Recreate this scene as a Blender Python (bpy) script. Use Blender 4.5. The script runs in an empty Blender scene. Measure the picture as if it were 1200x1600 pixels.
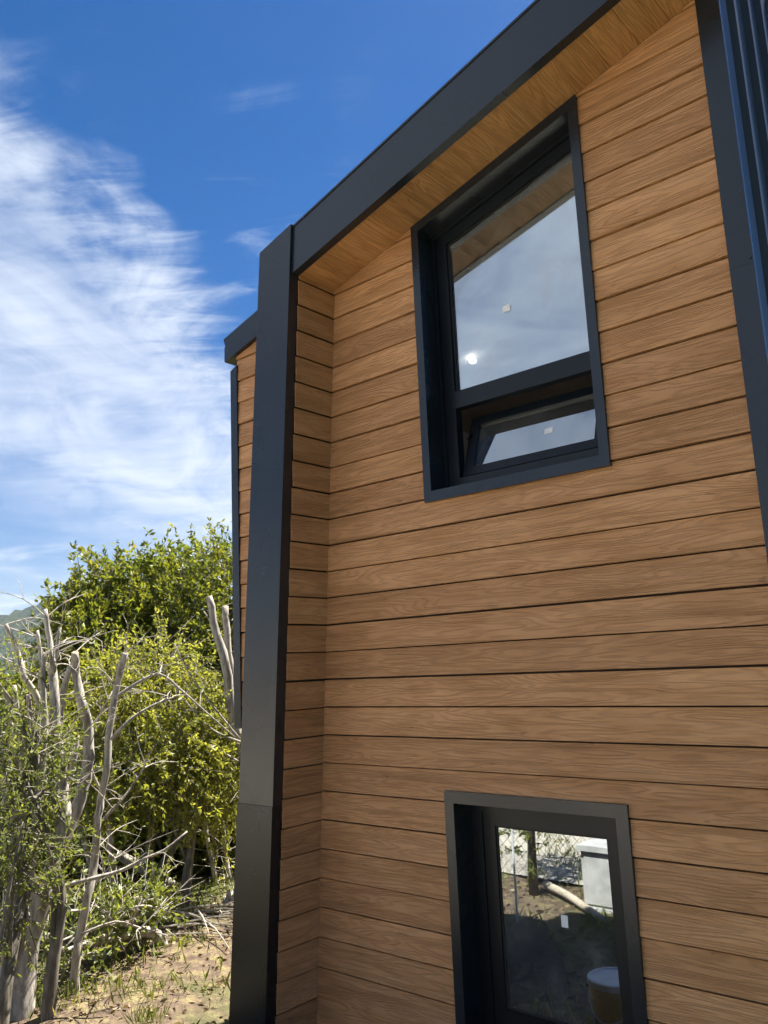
import bpy, math, random
import numpy as np
from mathutils import Matrix, Vector

random.seed(7)
RNG = np.random.default_rng(11)
SC = bpy.context.scene
COL = SC.collection

# ------------------------------------------------------------------ camera
F_PX, YAW, PITCH, ROLL = 1277.11, 0.706449, 0.188415, -0.0415101
CAM = np.array([3.771695, -3.763916, 0.220447])
_fw = np.array([-math.sin(YAW)*math.cos(PITCH), math.cos(YAW)*math.cos(PITCH), math.sin(PITCH)])
_rt = np.array([math.cos(YAW), math.sin(YAW), 0.0])
_up = np.cross(_rt, _fw)
RT = _rt*math.cos(ROLL) + _up*math.sin(ROLL)
UP = -_rt*math.sin(ROLL) + _up*math.cos(ROLL)
FW = _fw
cam_d = bpy.data.cameras.new('camera')
cam = bpy.data.objects.new('camera', cam_d)
COL.objects.link(cam)
cam_d.sensor_fit = 'HORIZONTAL'
cam_d.sensor_width = 36.0
cam_d.lens = F_PX*36.0/1200.0
cam_d.clip_start = 0.05
cam_d.clip_end = 20000
m = Matrix.Identity(4)
for i in range(3):
    m[i][0], m[i][1], m[i][2], m[i][3] = RT[i], UP[i], -FW[i], CAM[i]
cam.matrix_world = m
SC.camera = cam

# ------------------------------------------------------------------ sky, sun, exposure
SUN_EL = math.radians(61.0)
SUN_AZ = math.radians(6.0)          # clockwise from +Y towards +X
world = bpy.data.worlds.new('World')
SC.world = world
world.use_nodes = True
nt = world.node_tree
nt.nodes.clear()


def N(tree, typ, **kw):
    n = tree.nodes.new(typ)
    for k, v in kw.items():
        if k.startswith('i_'):
            key = k[2:]
            key = int(key) if key.isdigit() else key.replace('_', ' ')
            n.inputs[key].default_value = v
        else:
            setattr(n, k, v)
    return n


def L(tree, a, b):
    tree.links.new(a, b)


def math_node(tree, op, a, b=None, c=None, clamp=False):
    n = tree.nodes.new('ShaderNodeMath')
    n.operation = op
    n.use_clamp = clamp
    for i, v in enumerate((a, b, c)):
        if v is None:
            continue
        if isinstance(v, (int, float)):
            n.inputs[i].default_value = v
        else:
            tree.links.new(v, n.inputs[i])
    return n.outputs[0]


def map_range(tree, v, a, b, c=0.0, d=1.0, smooth=True):
    n = tree.nodes.new('ShaderNodeMapRange')
    n.interpolation_type = 'SMOOTHSTEP' if smooth else 'LINEAR'
    tree.links.new(v, n.inputs[0])
    for i, x in enumerate((a, b, c, d)):
        n.inputs[i+1].default_value = x
    return n.outputs[0]


def noise(tree, vec, scale, detail=4, rough=0.55, dist=0.0):
    n = tree.nodes.new('ShaderNodeTexNoise')
    n.inputs['Scale'].default_value = scale
    n.inputs['Detail'].default_value = detail
    n.inputs['Roughness'].default_value = rough
    n.inputs['Distortion'].default_value = dist
    if vec is not None:
        tree.links.new(vec, n.inputs['Vector'])
    return n


def mixrgb(tree, fac, a, b, blend='MIX'):
    n = tree.nodes.new('ShaderNodeMix')
    n.data_type = 'RGBA'
    n.blend_type = blend
    for idx, v in ((0, fac), (6, a), (7, b)):
        if isinstance(v, (int, float)):
            n.inputs[idx].default_value = v
        elif isinstance(v, tuple):
            n.inputs[idx].default_value = v if len(v) == 4 else (*v, 1)
        else:
            tree.links.new(v, n.inputs[idx])
    return n.outputs[2]


def mapping(tree, vec, scale=(1, 1, 1), rot=(0, 0, 0), loc=(0, 0, 0)):
    n = tree.nodes.new('ShaderNodeMapping')
    n.inputs['Scale'].default_value = scale
    n.inputs['Rotation'].default_value = rot
    n.inputs['Location'].default_value = loc
    tree.links.new(vec, n.inputs['Vector'])
    return n.outputs[0]


sky = N(nt, 'ShaderNodeTexSky', sky_type='NISHITA', sun_disc=False, sun_elevation=SUN_EL,
        sun_rotation=SUN_AZ, altitude=300.0, air_density=1.0, dust_density=0.4, ozone_density=2.5)
tc = N(nt, 'ShaderNodeTexCoord')
sep = N(nt, 'ShaderNodeSeparateXYZ')
L(nt, tc.outputs['Generated'], sep.inputs[0])
zc = math_node(nt, 'ADD', math_node(nt, 'MAXIMUM', sep.outputs[2], 0.0), 0.05)
cu = math_node(nt, 'DIVIDE', sep.outputs[0], zc)
cv = math_node(nt, 'DIVIDE', sep.outputs[1], zc)
comb = N(nt, 'ShaderNodeCombineXYZ')
L(nt, cu, comb.inputs[0]); L(nt, cv, comb.inputs[1])
cp = comb.outputs[0]
# the edge of the cirrus sheet: a front running across the sky
front = math_node(nt, 'ADD', math_node(nt, 'MULTIPLY', cu, -0.835), math_node(nt, 'MULTIPLY', cv, -0.55))
wisp_v = mapping(nt, cp, scale=(1.0, 1.0, 1.0), rot=(0, 0, math.radians(40)))
wisp_v = mapping(nt, wisp_v, scale=(0.75, 1.35, 1.0))
fine_v = mapping(nt, mapping(nt, cp, rot=(0, 0, math.radians(-38))), scale=(0.6, 1.5, 1.0))
wisp = noise(nt, wisp_v, 2.0, 8, 0.58, 1.0).outputs[0]
big = noise(nt, mapping(nt, cp, scale=(1, 1, 1), loc=(3.1, 1.7, 0)), 0.75, 4, 0.55, 0.4).outputs[0]
fine = noise(nt, mapping(nt, fine_v, scale=(1.2, 1.4, 1), loc=(5, 2, 0)), 4.2, 7, 0.65, 0.7).outputs[0]
edge = math_node(nt, 'ADD', front, math_node(nt, 'MULTIPLY', math_node(nt, 'SUBTRACT', wisp, 0.5), 0.55))
edge = math_node(nt, 'ADD', edge, math_node(nt, 'MULTIPLY', math_node(nt, 'SUBTRACT', fine, 0.5), 0.42))
sheet = map_range(nt, edge, 0.57, 0.86)
body = math_node(nt, 'ADD', math_node(nt, 'MULTIPLY', wisp, 0.75), math_node(nt, 'MULTIPLY', big, 0.65))
body = math_node(nt, 'ADD', body, math_node(nt, 'MULTIPLY', fine, 0.25))
body = map_range(nt, body, 0.52, 1.05)
cloud = math_node(nt, 'MULTIPLY', sheet, math_node(nt, 'MULTIPLY_ADD', body, 0.78, 0.20))
# far off the sheet breaks into bands with blue between
gapn = noise(nt, mapping(nt, cp, scale=(0.55, 0.9, 1.0), rot=(0, 0, math.radians(28)), loc=(1.3, 4.2, 0)), 1.0, 5, 0.55, 0.5).outputs[0]
gap = math_node(nt, 'MULTIPLY', map_range(nt, front, 1.3, 2.5), map_range(nt, gapn, 0.62, 0.44))
cloud = math_node(nt, 'MULTIPLY', cloud, math_node(nt, 'MULTIPLY_ADD', gap, -0.85, 1.0))
# thin stray wisps ahead of the front
stray = map_range(nt, math_node(nt, 'MULTIPLY', fine, wisp), 0.27, 0.44)
stray = math_node(nt, 'MULTIPLY', stray, map_range(nt, front, 0.05, 0.55))
cloud = math_node(nt, 'MAXIMUM', cloud, math_node(nt, 'MULTIPLY', stray, 0.35))
hsv = N(nt, 'ShaderNodeHueSaturation')
hsv.inputs['Saturation'].default_value = 1.46
hsv.inputs['Value'].default_value = 0.645
L(nt, sky.outputs[0], hsv.inputs['Color'])
skyblue = mixrgb(nt, 1.0, hsv.outputs[0], (1.0, 0.93, 1.05), 'MULTIPLY')
skycol = mixrgb(nt, cloud, skyblue, (4.75, 5.3, 6.15))
bg = N(nt, 'ShaderNodeBackground')
bg.inputs['Strength'].default_value = 0.05
L(nt, skycol, bg.inputs['Color'])
wo = N(nt, 'ShaderNodeOutputWorld')
L(nt, bg.outputs[0], wo.inputs['Surface'])

sun_d = bpy.data.lights.new('sun', 'SUN')
sun_d.energy = 5.0
sun_d.angle = math.radians(0.53)
sun_d.color = (1.0, 0.95, 0.87)
sun = bpy.data.objects.new('sun', sun_d)
COL.objects.link(sun)
SUNV = Vector((math.sin(SUN_AZ)*math.cos(SUN_EL), math.cos(SUN_AZ)*math.cos(SUN_EL), math.sin(SUN_EL)))
sun.rotation_euler = SUNV.to_track_quat('Z', 'Y').to_euler()
sun.location = (0, 0, 30)

vs = SC.view_settings
vs.view_transform = 'Standard'
vs.look = 'None'
vs.gamma = 1.0
vs.use_curve_mapping = False
vs.exposure = 1.85
SC.cycles.max_bounces = 6
SC.cycles.diffuse_bounces = 3
SC.cycles.glossy_bounces = 4
SC.cycles.transmission_bounces = 4
SC.cycles.transparent_max_bounces = 8
SC.cycles.caustics_reflective = False
SC.cycles.caustics_refractive = False


# ------------------------------------------------------------------ pixel rays of the survey
def ray(px, py):
    return RT*(px-600)/F_PX - UP*(py-800)/F_PX + FW


def at(px, py, d):
    """point on the ray at horizontal distance d from the viewpoint"""
    v = ray(px, py)
    return CAM + v*(d/math.hypot(v[0], v[1]))


def on_ground(px, py, z):
    v = ray(px, py)
    return CAM + v*((z-CAM[2])/v[2])


def on_y(px, py, y):
    v = ray(px, py)
    return CAM + v*((y-CAM[1])/v[1])


# ------------------------------------------------------------------ materials
MATS = {}


def new_mat(name):
    mt = bpy.data.materials.new(name)
    mt.use_nodes = True
    t = mt.node_tree
    t.nodes.clear()
    out = t.nodes.new('ShaderNodeOutputMaterial')
    MATS[name] = mt
    return mt, t, out


def principled(t, out, **kw):
    b = t.nodes.new('ShaderNodeBsdfPrincipled')
    for k, v in kw.items():
        b.inputs[k.replace('_', ' ')].default_value = v
    t.links.new(b.outputs[0], out.inputs['Surface'])
    return b


def bump(t, h, strength, dist, bsdf, prev=None):
    n = t.nodes.new('ShaderNodeBump')
    n.inputs['Strength'].default_value = strength
    n.inputs['Distance'].default_value = dist
    t.links.new(h, n.inputs['Height'])
    if prev is not None:
        t.links.new(prev, n.inputs['Normal'])
    if bsdf is not None:
        t.links.new(n.outputs[0], bsdf.inputs['Normal'])
    return n.outputs[0]


def mat_siding():
    mt, t, out = new_mat('siding')
    b = principled(t, out, Roughness=0.55)
    b.inputs['Specular IOR Level'].default_value = 0.3
    c = t.nodes.new('ShaderNodeTexCoord')
    oi = t.nodes.new('ShaderNodeObjectInfo')
    off = t.nodes.new('ShaderNodeCombineXYZ')
    t.links.new(math_node(t, 'MULTIPLY', oi.outputs['Random'], 91.0), off.inputs[0])
    t.links.new(math_node(t, 'MULTIPLY', oi.outputs['Random'], 37.0), off.inputs[1])
    add = t.nodes.new('ShaderNodeVectorMath')
    add.operation = 'ADD'
    t.links.new(c.outputs['Object'], add.inputs[0])
    t.links.new(off.outputs[0], add.inputs[1])
    v = add.outputs[0]
    # growth rings: contour lines of a stretched field
    field = noise(t, mapping(t, v, scale=(0.42, 1, 5.2)), 1.9, 2.4, 0.5, 0.15).outputs[0]
    wob = noise(t, mapping(t, v, scale=(3.0, 1, 30)), 1.0, 3, 0.5).outputs[0]
    lin = t.nodes.new('ShaderNodeSeparateXYZ')
    t.links.new(v, lin.inputs[0])
    ph = math_node(t, 'ADD', math_node(t, 'MULTIPLY', field, 19.0), math_node(t, 'MULTIPLY', wob, 0.9))
    ph = math_node(t, 'ADD', ph, math_node(t, 'MULTIPLY', lin.outputs[2], 34.0))
    tri = math_node(t, 'PINGPONG', ph, 0.5)
    ring = map_range(t, tri, 0.02, 0.30)
    fib = noise(t, mapping(t, v, scale=(5, 1, 190)), 1.0, 4, 0.65).outputs[0]
    blot = noise(t, mapping(t, v, scale=(1.5, 1, 7.0)), 1.6, 5, 0.6, 0.3).outputs[0]
    spot = noise(t, mapping(t, v, scale=(9, 1, 30)), 1.0, 2, 0.5).outputs[0]
    base = mixrgb(t, map_range(t, blot, 0.25, 0.78), (0.440, 0.216, 0.088), (0.585, 0.310, 0.142))
    tone = mixrgb(t, oi.outputs['Random'], (0.84, 0.82, 0.82), (1.10, 1.10, 1.11))
    base = mixrgb(t, 1.0, base, tone, 'MULTIPLY')
    g = math_node(t, 'ADD', math_node(t, 'MULTIPLY', ring, 0.15), math_node(t, 'MULTIPLY', fib, 0.36))
    g = math_node(t, 'ADD', g, 0.66)
    gc = t.nodes.new('ShaderNodeCombineXYZ')
    for i in range(3):
        t.links.new(g, gc.inputs[i])
    base = mixrgb(t, 1.0, base, gc.outputs[0], 'MULTIPLY')
    base = mixrgb(t, math_node(t, 'MULTIPLY', map_range(t, spot, 0.70, 0.80), 0.45), base, (0.06, 0.034, 0.022))
    t.links.new(base, b.inputs['Base Color'])
    h = math_node(t, 'ADD', math_node(t, 'MULTIPLY', ring, 0.75), math_node(t, 'MULTIPLY', fib, 0.5))
    bump(t, h, 0.95, 0.0032, b)
    t.links.new(map_range(t, blot, 0.2, 0.8, 0.62, 0.46), b.inputs['Roughness'])
    return mt


def mat_metal(name, col, rough, dents=0.6, specks=0.0, spec=0.45):
    mt, t, out = new_mat(name)
    b = principled(t, out, Roughness=rough)
    b.inputs['Specular IOR Level'].default_value = spec
    c = t.nodes.new('ShaderNodeTexCoord')
    v = c.outputs['Object']
    n1 = noise(t, v, 2.0, 3, 0.5).outputs[0]
    n2 = noise(t, mapping(t, v, scale=(1, 1, 0.35)), 2.0, 1, 0.4).outputs[0]
    dust = noise(t, v, 55.0, 5, 0.7).outputs[0]
    colr = mixrgb(t, math_node(t, 'MULTIPLY', map_range(t, n1, 0.35, 0.8), 0.35), col,
                  tuple(min(1, x*1.5+0.002) for x in col))
    if specks > 0:
        sp = noise(t, v, 130.0, 1, 0.4).outputs[0]
        region = noise(t, v, 2.3, 2, 0.5).outputs[0]
        f = math_node(t, 'MULTIPLY', map_range(t, sp, 0.74, 0.79), map_range(t, region, 0.50, 0.68))
        colr = mixrgb(t, math_node(t, 'MULTIPLY', f, specks), colr, (0.30, 0.31, 0.31))
    t.links.new(colr, b.inputs['Base Color'])
    t.links.new(map_range(t, n1, 0.3, 0.7, rough*0.92, rough*1.10), b.inputs['Roughness'])
    nn = bump(t, n2, dents, 0.009, None)
    t.links.new(nn, b.inputs['Normal'])
    return mt


def mat_simple(name, col, rough=0.7, var=0.25, scale=8.0, bumpd=0.002, spec=0.4):
    mt, t, out = new_mat(name)
    b = principled(t, out, Roughness=rough)
    b.inputs['Specular IOR Level'].default_value = spec
    c = t.nodes.new('ShaderNodeTexCoord')
    n1 = noise(t, c.outputs['Object'], scale, 5, 0.62)
    lo = tuple(x*(1-var) for x in col)
    hi = tuple(min(1, x*(1+var)) for x in col)
    t.links.new(mixrgb(t, map_range(t, n1.outputs[0], 0.3, 0.7), lo, hi), b.inputs['Base Color'])
    bump(t, n1.outputs[0], 0.5, bumpd, b)
    return mt


def mat_glass():
    """solar-control double glazing: part mirror, part see-through"""
    mt, t, out = new_mat('coated_glass')
    fr = t.nodes.new('ShaderNodeFresnel')
    fr.inputs['IOR'].default_value = 1.5
    c = t.nodes.new('ShaderNodeTexCoord')
    sm = noise(t, mapping(t, c.outputs['Object'], scale=(1, 1, 1)), 3.0, 4, 0.65, 0.6).outputs[0]
    fac = math_node(t, 'ADD', math_node(t, 'MULTIPLY', fr.outputs[0], 1.0), 0.36)
    gl = t.nodes.new('ShaderNodeBsdfGlossy')
    gl.inputs['Roughness'].default_value = 0.0
    gl.inputs['Color'].default_value = (0.88, 0.95, 1.0, 1)
    tr = t.nodes.new('ShaderNodeBsdfTransparent')
    tr.inputs['Color'].default_value = (0.72, 0.74, 0.74, 1)
    mx = t.nodes.new('ShaderNodeMixShader')
    t.links.new(fac, mx.inputs[0])
    t.links.new(tr.outputs[0], mx.inputs[1])
    t.links.new(gl.outputs[0], mx.inputs[2])
    dirt = t.nodes.new('ShaderNodeBsdfDiffuse')
    dirt.inputs['Color'].default_value = (0.45, 0.44, 0.41, 1)
    m2 = t.nodes.new('ShaderNodeMixShader')
    t.links.new(math_node(t, 'MULTIPLY_ADD', map_range(t, sm, 0.45, 0.8), 0.13, 0.035), m2.inputs[0])
    t.links.new(mx.outputs[0], m2.inputs[1])
    t.links.new(dirt.outputs[0], m2.inputs[2])
    t.links.new(m2.outputs[0], out.inputs['Surface'])
    return mt


def mat_leaf(name, dark, light, old, trans=0.45, rough=0.45):
    mt, t, out = new_mat(name)
    a = t.nodes.new('ShaderNodeAttribute')
    a.attribute_name = 'tint'
    col = mixrgb(t, a.outputs['Fac'], dark, light)
    col = mixrgb(t, map_range(t, a.outputs['Fac'], 0.90, 0.99), col, old)
    b = t.nodes.new('ShaderNodeBsdfPrincipled')
    b.inputs['Roughness'].default_value = rough
    b.inputs['Specular IOR Level'].default_value = 0.45
    t.links.new(col, b.inputs['Base Color'])
    tl = t.nodes.new('ShaderNodeBsdfTranslucent')
    t.links.new(mixrgb(t, 1.0, col, (1.25, 1.2, 0.55, 1), 'MULTIPLY'), tl.inputs['Color'])
    mx = t.nodes.new('ShaderNodeMixShader')
    mx.inputs[0].default_value = trans
    t.links.new(b.outputs[0], mx.inputs[1])
    t.links.new(tl.outputs[0], mx.inputs[2])
    t.links.new(mx.outputs[0], out.inputs['Surface'])
    return mt


def mat_bark(name, lo, hi):
    mt, t, out = new_mat(name)
    b = principled(t, out, Roughness=0.85)
    c = t.nodes.new('ShaderNodeTexCoord')
    v = c.outputs['Object']
    n1 = noise(t, mapping(t, v, scale=(1, 1, 0.22)), 22.0, 6, 0.68, 0.5).outputs[0]
    n2 = noise(t, v, 5.0, 4, 0.6).outputs[0]
    col = mixrgb(t, map_range(t, n1, 0.32, 0.68), lo, hi)
    col = mixrgb(t, math_node(t, 'MULTIPLY', map_range(t, n2, 0.52, 0.72), 0.5), col, tuple(x*0.55 for x in lo))
    t.links.new(col, b.inputs['Base Color'])
    bump(t, n1, 0.9, 0.006, b)
    return mt


def mat_ground():
    mt, t, out = new_mat('ground')
    b = principled(t, out, Roughness=0.95)
    b.inputs['Specular IOR Level'].default_value = 0.15
    c = t.nodes.new('ShaderNodeTexCoord')
    v = c.outputs['Object']
    n1 = noise(t, v, 0.55, 5, 0.62, 0.3).outputs[0]
    n2 = noise(t, v, 7.0, 6, 0.7).outputs[0]
    n3 = noise(t, v, 45.0, 4, 0.7).outputs[0]
    earth = mixrgb(t, map_range(t, n2, 0.3, 0.7), (0.085, 0.060, 0.042), (0.20, 0.145, 0.10))
    straw = mixrgb(t, map_range(t, n3, 0.35, 0.65), (0.15, 0.125, 0.060), (0.27, 0.22, 0.11))
    green = mixrgb(t, n3, (0.05, 0.075, 0.02), (0.10, 0.12, 0.035))
    col = mixrgb(t, map_range(t, n2, 0.48, 0.62), earth, straw)
    col = mixrgb(t, math_node(t, 'MULTIPLY', map_range(t, n1, 0.46, 0.62), 0.75), col, green)
    sx = t.nodes.new('ShaderNodeSeparateXYZ')
    t.links.new(v, sx.inputs[0])
    added_turf = math_node(t, 'MULTIPLY', map_range(t, math_node(t, 'ADD', sx.outputs[0], math_node(t, 'MULTIPLY', n1, 1.5)), 2.6, 3.6), 0.9)  # dark turf added out of view on the right to cut bounced light
    col = mixrgb(t, added_turf, col, mixrgb(t, n3, (0.030, 0.048, 0.014), (0.070, 0.090, 0.026)))
    t.links.new(col, b.inputs['Base Color'])
    nn = bump(t, n2, 0.8, 0.05, None)
    bump(t, n3, 0.7, 0.012, b, nn)
    return mt


def mat_hill():
    mt, t, out = new_mat('forested_hill')
    b = principled(t, out, Roughness=1.0)
    b.inputs['Specular IOR Level'].default_value = 0.05
    c = t.nodes.new('ShaderNodeTexCoord')
    v = c.outputs['Object']
    n1 = noise(t, v, 0.055, 6, 0.7).outputs[0]
    n2 = noise(t, v, 0.008, 4, 0.6).outputs[0]
    col = mixrgb(t, map_range(t, n1, 0.35, 0.65), (0.010, 0.020, 0.012), (0.034, 0.052, 0.026))
    col = mixrgb(t, map_range(t, n2, 0.5, 0.7), col, (0.045, 0.055, 0.032))
    t.links.new(col, b.inputs['Base Color'])
    bump(t, n1, 1.0, 8.0, b)
    return mt


SIDING = mat_siding()
METAL = mat_metal('charcoal_sheet_metal', (0.0090, 0.0130, 0.0185), 0.27, 0.35, 0.0, 0.55)
METAL_DUSTY_DIMMED = mat_metal('charcoal_sheet_metal_splashed_dimmed', (0.0060, 0.0085, 0.0115), 0.28, 0.4, 0.85, 0.38)  # base also darkened against METAL, standing in for dimmer reflections low down
PVC = mat_metal('anthracite_window_profile', (0.0050, 0.0075, 0.0105), 0.34, 0.05, 0.0, 0.35)
CORR = mat_metal('corrugated_metal', (0.034, 0.037, 0.042), 0.40, 0.5, 0.0, 0.25)
GLASS = mat_glass()
CORE = mat_simple('wall_core', (0.045, 0.028, 0.018), 0.95)
INTERIOR = mat_simple('interior_plaster', (0.52, 0.46, 0.40), 0.9, 0.1)
STICKER = mat_simple('white_label', (0.80, 0.80, 0.80), 0.6, 0.03)
SEAL = mat_simple('rubber_gasket', (0.010, 0.010, 0.011), 0.6, 0.1)
BARK = mat_bark('pale_bark', (0.22, 0.19, 0.155), (0.55, 0.50, 0.42))
BARK_MID = mat_bark('twig_bark', (0.09, 0.075, 0.055), (0.24, 0.21, 0.165))
BARK_DARK = mat_bark('grey_brown_bark', (0.055, 0.045, 0.036), (0.16, 0.135, 0.11))
CUTWOOD = mat_simple('fresh_cut_wood', (0.46, 0.36, 0.23), 0.8, 0.15, 30)
LEAF_DARK = mat_leaf('evergreen_leaf', (0.078, 0.120, 0.017), (0.265, 0.272, 0.044), (0.27, 0.21, 0.06), 0.52)
LEAF_LIGHT = mat_leaf('young_leaf', (0.180, 0.215, 0.036), (0.410, 0.405, 0.085), (0.33, 0.29, 0.12), 0.55)
LEAF_MID = mat_leaf('shrub_leaf', (0.110, 0.155, 0.034), (0.290, 0.315, 0.085), (0.28, 0.25, 0.13), 0.5)
GRASS = mat_leaf('grass_blade', (0.07, 0.10, 0.02), (0.19, 0.22, 0.05), (0.38, 0.31, 0.15), 0.4, 0.6)
LITTER = mat_leaf('dry_leaf_litter', (0.10, 0.065, 0.035), (0.30, 0.22, 0.12), (0.42, 0.36, 0.24), 0.15, 0.8)
GROUND = mat_ground()
HILL = mat_hill()


# ------------------------------------------------------------------ object helpers
def mesh_obj(name, verts, faces, mat, parent=None, mats=None, fmat=None, smooth=False, matrix=None):
    me = bpy.data.meshes.new(name)
    me.from_pydata([tuple(v) for v in verts], [], faces)
    for mm in (mats or [mat]):
        me.materials.append(mm)
    if fmat is not None:
        me.polygons.foreach_set('material_index', fmat)
    if smooth:
        me.polygons.foreach_set('use_smooth', [True]*len(me.polygons))
    me.update()
    o = bpy.data.objects.new(name, me)
    COL.objects.link(o)
    if matrix is not None:
        o.matrix_world = matrix
    if parent is not None:
        adopt(o, parent)
    return o


ROOT_M = {}


def wm(o):
    """world matrix without waiting for the depsgraph"""
    if o.parent is None:
        return o.matrix_basis.copy()
    return wm(o.parent) @ o.matrix_parent_inverse @ o.matrix_basis


def adopt(o, parent):
    o.parent = parent
    o.matrix_parent_inverse = wm(parent).inverted()


def thing(name, loc, label, cat, group=None):
    o = bpy.data.objects.new(name, None)
    COL.objects.link(o)
    o.empty_display_size = 0.2
    o.location = loc
    tag(o, label, cat, group)
    return o


def tag(o, label, cat, group=None):
    o['label'] = label
    o['category'] = cat
    if group:
        o['group'] = group
    return o


def kind(o, k):
    o['kind'] = k
    return o


class MB:
    def __init__(self):
        self.v, self.f, self.m = [], [], []

    def add(self, vs_, fs_, mi=0):
        b = len(self.v)
        self.v += [tuple(x) for x in vs_]
        self.f += [tuple(i+b for i in f) for f in fs_]
        self.m += [mi]*len(fs_)
        return self

    def prism(self, poly, y0, y1, mi=0):
        """polygon in (x,z), extruded from y0 (front) to y1 (back); poly counter-clockwise seen from the front"""
        n = len(poly)
        vs_ = [(x, y0, z) for x, z in poly] + [(x, y1, z) for x, z in poly]
        fs_ = [tuple(range(n)), tuple(range(2*n-1, n-1, -1))]
        for i in range(n):
            j = (i+1) % n
            fs_.append((i, i+n, j+n, j))
        return self.add(vs_, fs_, mi)

    def box(self, a, b, mi=0):
        x0, y0, z0 = a
        x1, y1, z1 = b
        return self.prism([(x0, z0), (x1, z0), (x1, z1), (x0, z1)], y0, y1, mi)

    def tube(self, pts, rad, n=7, mi=0, cap_mi=None, jag=0.0):
        pts = [np.array(p, float) for p in pts]
        rings = []
        u = None
        for i, p in enumerate(pts):
            d = pts[min(i+1, len(pts)-1)] - pts[max(i-1, 0)]
            d = d/(np.linalg.norm(d)+1e-9)
            if u is None:
                a = np.array([0, 0, 1.0]) if abs(d[2]) < 0.9 else np.array([1.0, 0, 0])
                u = np.cross(d, a)
            else:
                u = u - d*(u @ d)
            u = u/(np.linalg.norm(u)+1e-9)
            w = np.cross(d, u)
            r = rad[i] if hasattr(rad, '__len__') else rad
            ring = []
            for k in range(n):
                a = 2*math.pi*k/n
                rr = r*(1+jag*random.uniform(-1, 1))
                ring.append(p + (u*math.cos(a) + w*math.sin(a))*rr)
            rings.append(ring)
        vs_ = [q for r_ in rings for q in r_]
        fs_ = []
        for i in range(len(pts)-1):
            for k in range(n):
                k2 = (k+1) % n
                fs_.append((i*n+k, i*n+k2, (i+1)*n+k2, (i+1)*n+k))
        self.add(vs_, fs_, mi)
        b = len(self.v) - len(vs_)
        self.f.append(tuple(b+k for k in range(n))[::-1]); self.m.append(mi)
        e = b+(len(pts)-1)*n
        self.f.append(tuple(e+k for k in range(n))); self.m.append(mi if cap_mi is None else cap_mi)
        return self

    def build(self, name, mat, parent=None, smooth=False, matrix=None):
        mats = mat if isinstance(mat, list) else [mat]
        o = mesh_obj(name, self.v, self.f, None, parent, mats, self.m, smooth, matrix)
        return o


def clip(poly, a, b, c):
    """keep a*x+b*z <= c"""
    out = []
    n = len(poly)
    for i in range(n):
        p, q = poly[i], poly[(i+1) % n]
        dp, dq = a*p[0]+b*p[1]-c, a*q[0]+b*q[1]-c
        if dp <= 0:
            out.append(p)
        if (dp < 0 < dq) or (dq < 0 < dp):
            s = dp/(dp-dq)
            out.append((p[0]+(q[0]-p[0])*s, p[1]+(q[1]-p[1])*s))
    return out


# ------------------------------------------------------------------ the ground
GZ = -2.1


def ground_h(x, y):
    r = np.hypot(x-1.0, y-2.0)
    near = np.clip(1-r/60.0, 0, 1)
    h = 0.05*np.sin(x*0.9+0.4)*np.cos(y*0.7) + 0.03*np.sin(x*2.1+y*1.3) + 0.018*np.sin(x*5.3-y*4.1)
    away = np.clip((-x-2.5)/6.0, 0, 1)
    added_bank = np.clip((x-2.6)/1.6, 0, 1)  # unseen rise on the right, added to block light on the return wall
    added_bank = added_bank*added_bank*(3-2*added_bank)*0.62*near
    return GZ + h*near + added_bank + 0.25*away*away*near - np.where(r > 60, 0.0, 0.0)


def graded(lim, n, near):
    t = np.linspace(-1, 1, n)
    return np.sign(t)*(near*np.abs(t) + (lim-near)*np.abs(t)**6)


gx = graded(5200, 221, 26) - 1.0
gy = graded(5200, 221, 26)
XX, YY = np.meshgrid(gx, gy)
ZZ = ground_h(XX, YY)
nv = len(gx)
gv = np.stack([XX.ravel(), YY.ravel(), ZZ.ravel()], 1)
gf = [(j*nv+i, j*nv+i+1, (j+1)*nv+i+1, (j+1)*nv+i) for j in range(nv-1) for i in range(nv-1)]
kind(mesh_obj('ground', gv, gf, GROUND, smooth=True), 'structure')

# far hill to the left of the trees
hill_mb = MB()
hd = 1500.0
HV = []
nh, nr = 90, 26
az0 = math.atan2(0.46, -0.885)
for j in range(nr):
    for i in range(nh):
        a = az0 + math.radians(-24 + 48*i/(nh-1))
        s = j/(nr-1)
        dist = hd - 700 + 1400*s
        rel = math.degrees(a-az0)
        ridge = 150*math.exp(-((rel+3.5)/7.0)**2) + 60*math.exp(-((rel-6)/6.0)**2) + 45*math.exp(-((rel+14)/5.0)**2)
        prof = max(0.0, math.sin(math.pi*s))**1.15
        z = -6 + ridge*prof*(1+0.05*math.sin(i*0.9+j*1.7)+0.035*math.sin(i*2.3-j*0.8)) + 2.5*random.uniform(-1, 1)*prof
        HV.append((CAM[0]+dist*math.cos(a), CAM[1]+dist*math.sin(a), z))
HF = [(j*nh+i, j*nh+i+1, (j+1)*nh+i+1, (j+1)*nh+i) for j in range(nr-1) for i in range(nh-1)]
kind(mesh_obj('hill', HV, HF, HILL, smooth=True), 'structure')

# ------------------------------------------------------------------ the house
S = 0.0737                    # lean of the projecting frame
E_ = 0.17                     # exposure of one siding board
X_R = 2.742                   # end of the siding at the right corner trim


def soff(x):                  # underside of the eave
    return 2.690 + 0.266*x


def rtop(x):                  # top of the roof edge
    return 2.993 + 0.277*x


house = thing('house', (1.0, 1.0, GZ), 'two storey house with brown wood grain lap siding and charcoal metal trim', 'house')

# --- wall core with the two window openings
UW = dict(x0=0.90, x1=2.070, z0=1.162)
LW = dict(x0=0.932, x1=1.993, z0=-1.76, z1=-0.452)
Y0, Y1 = 0.012, 0.14
mb = MB()


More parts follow.
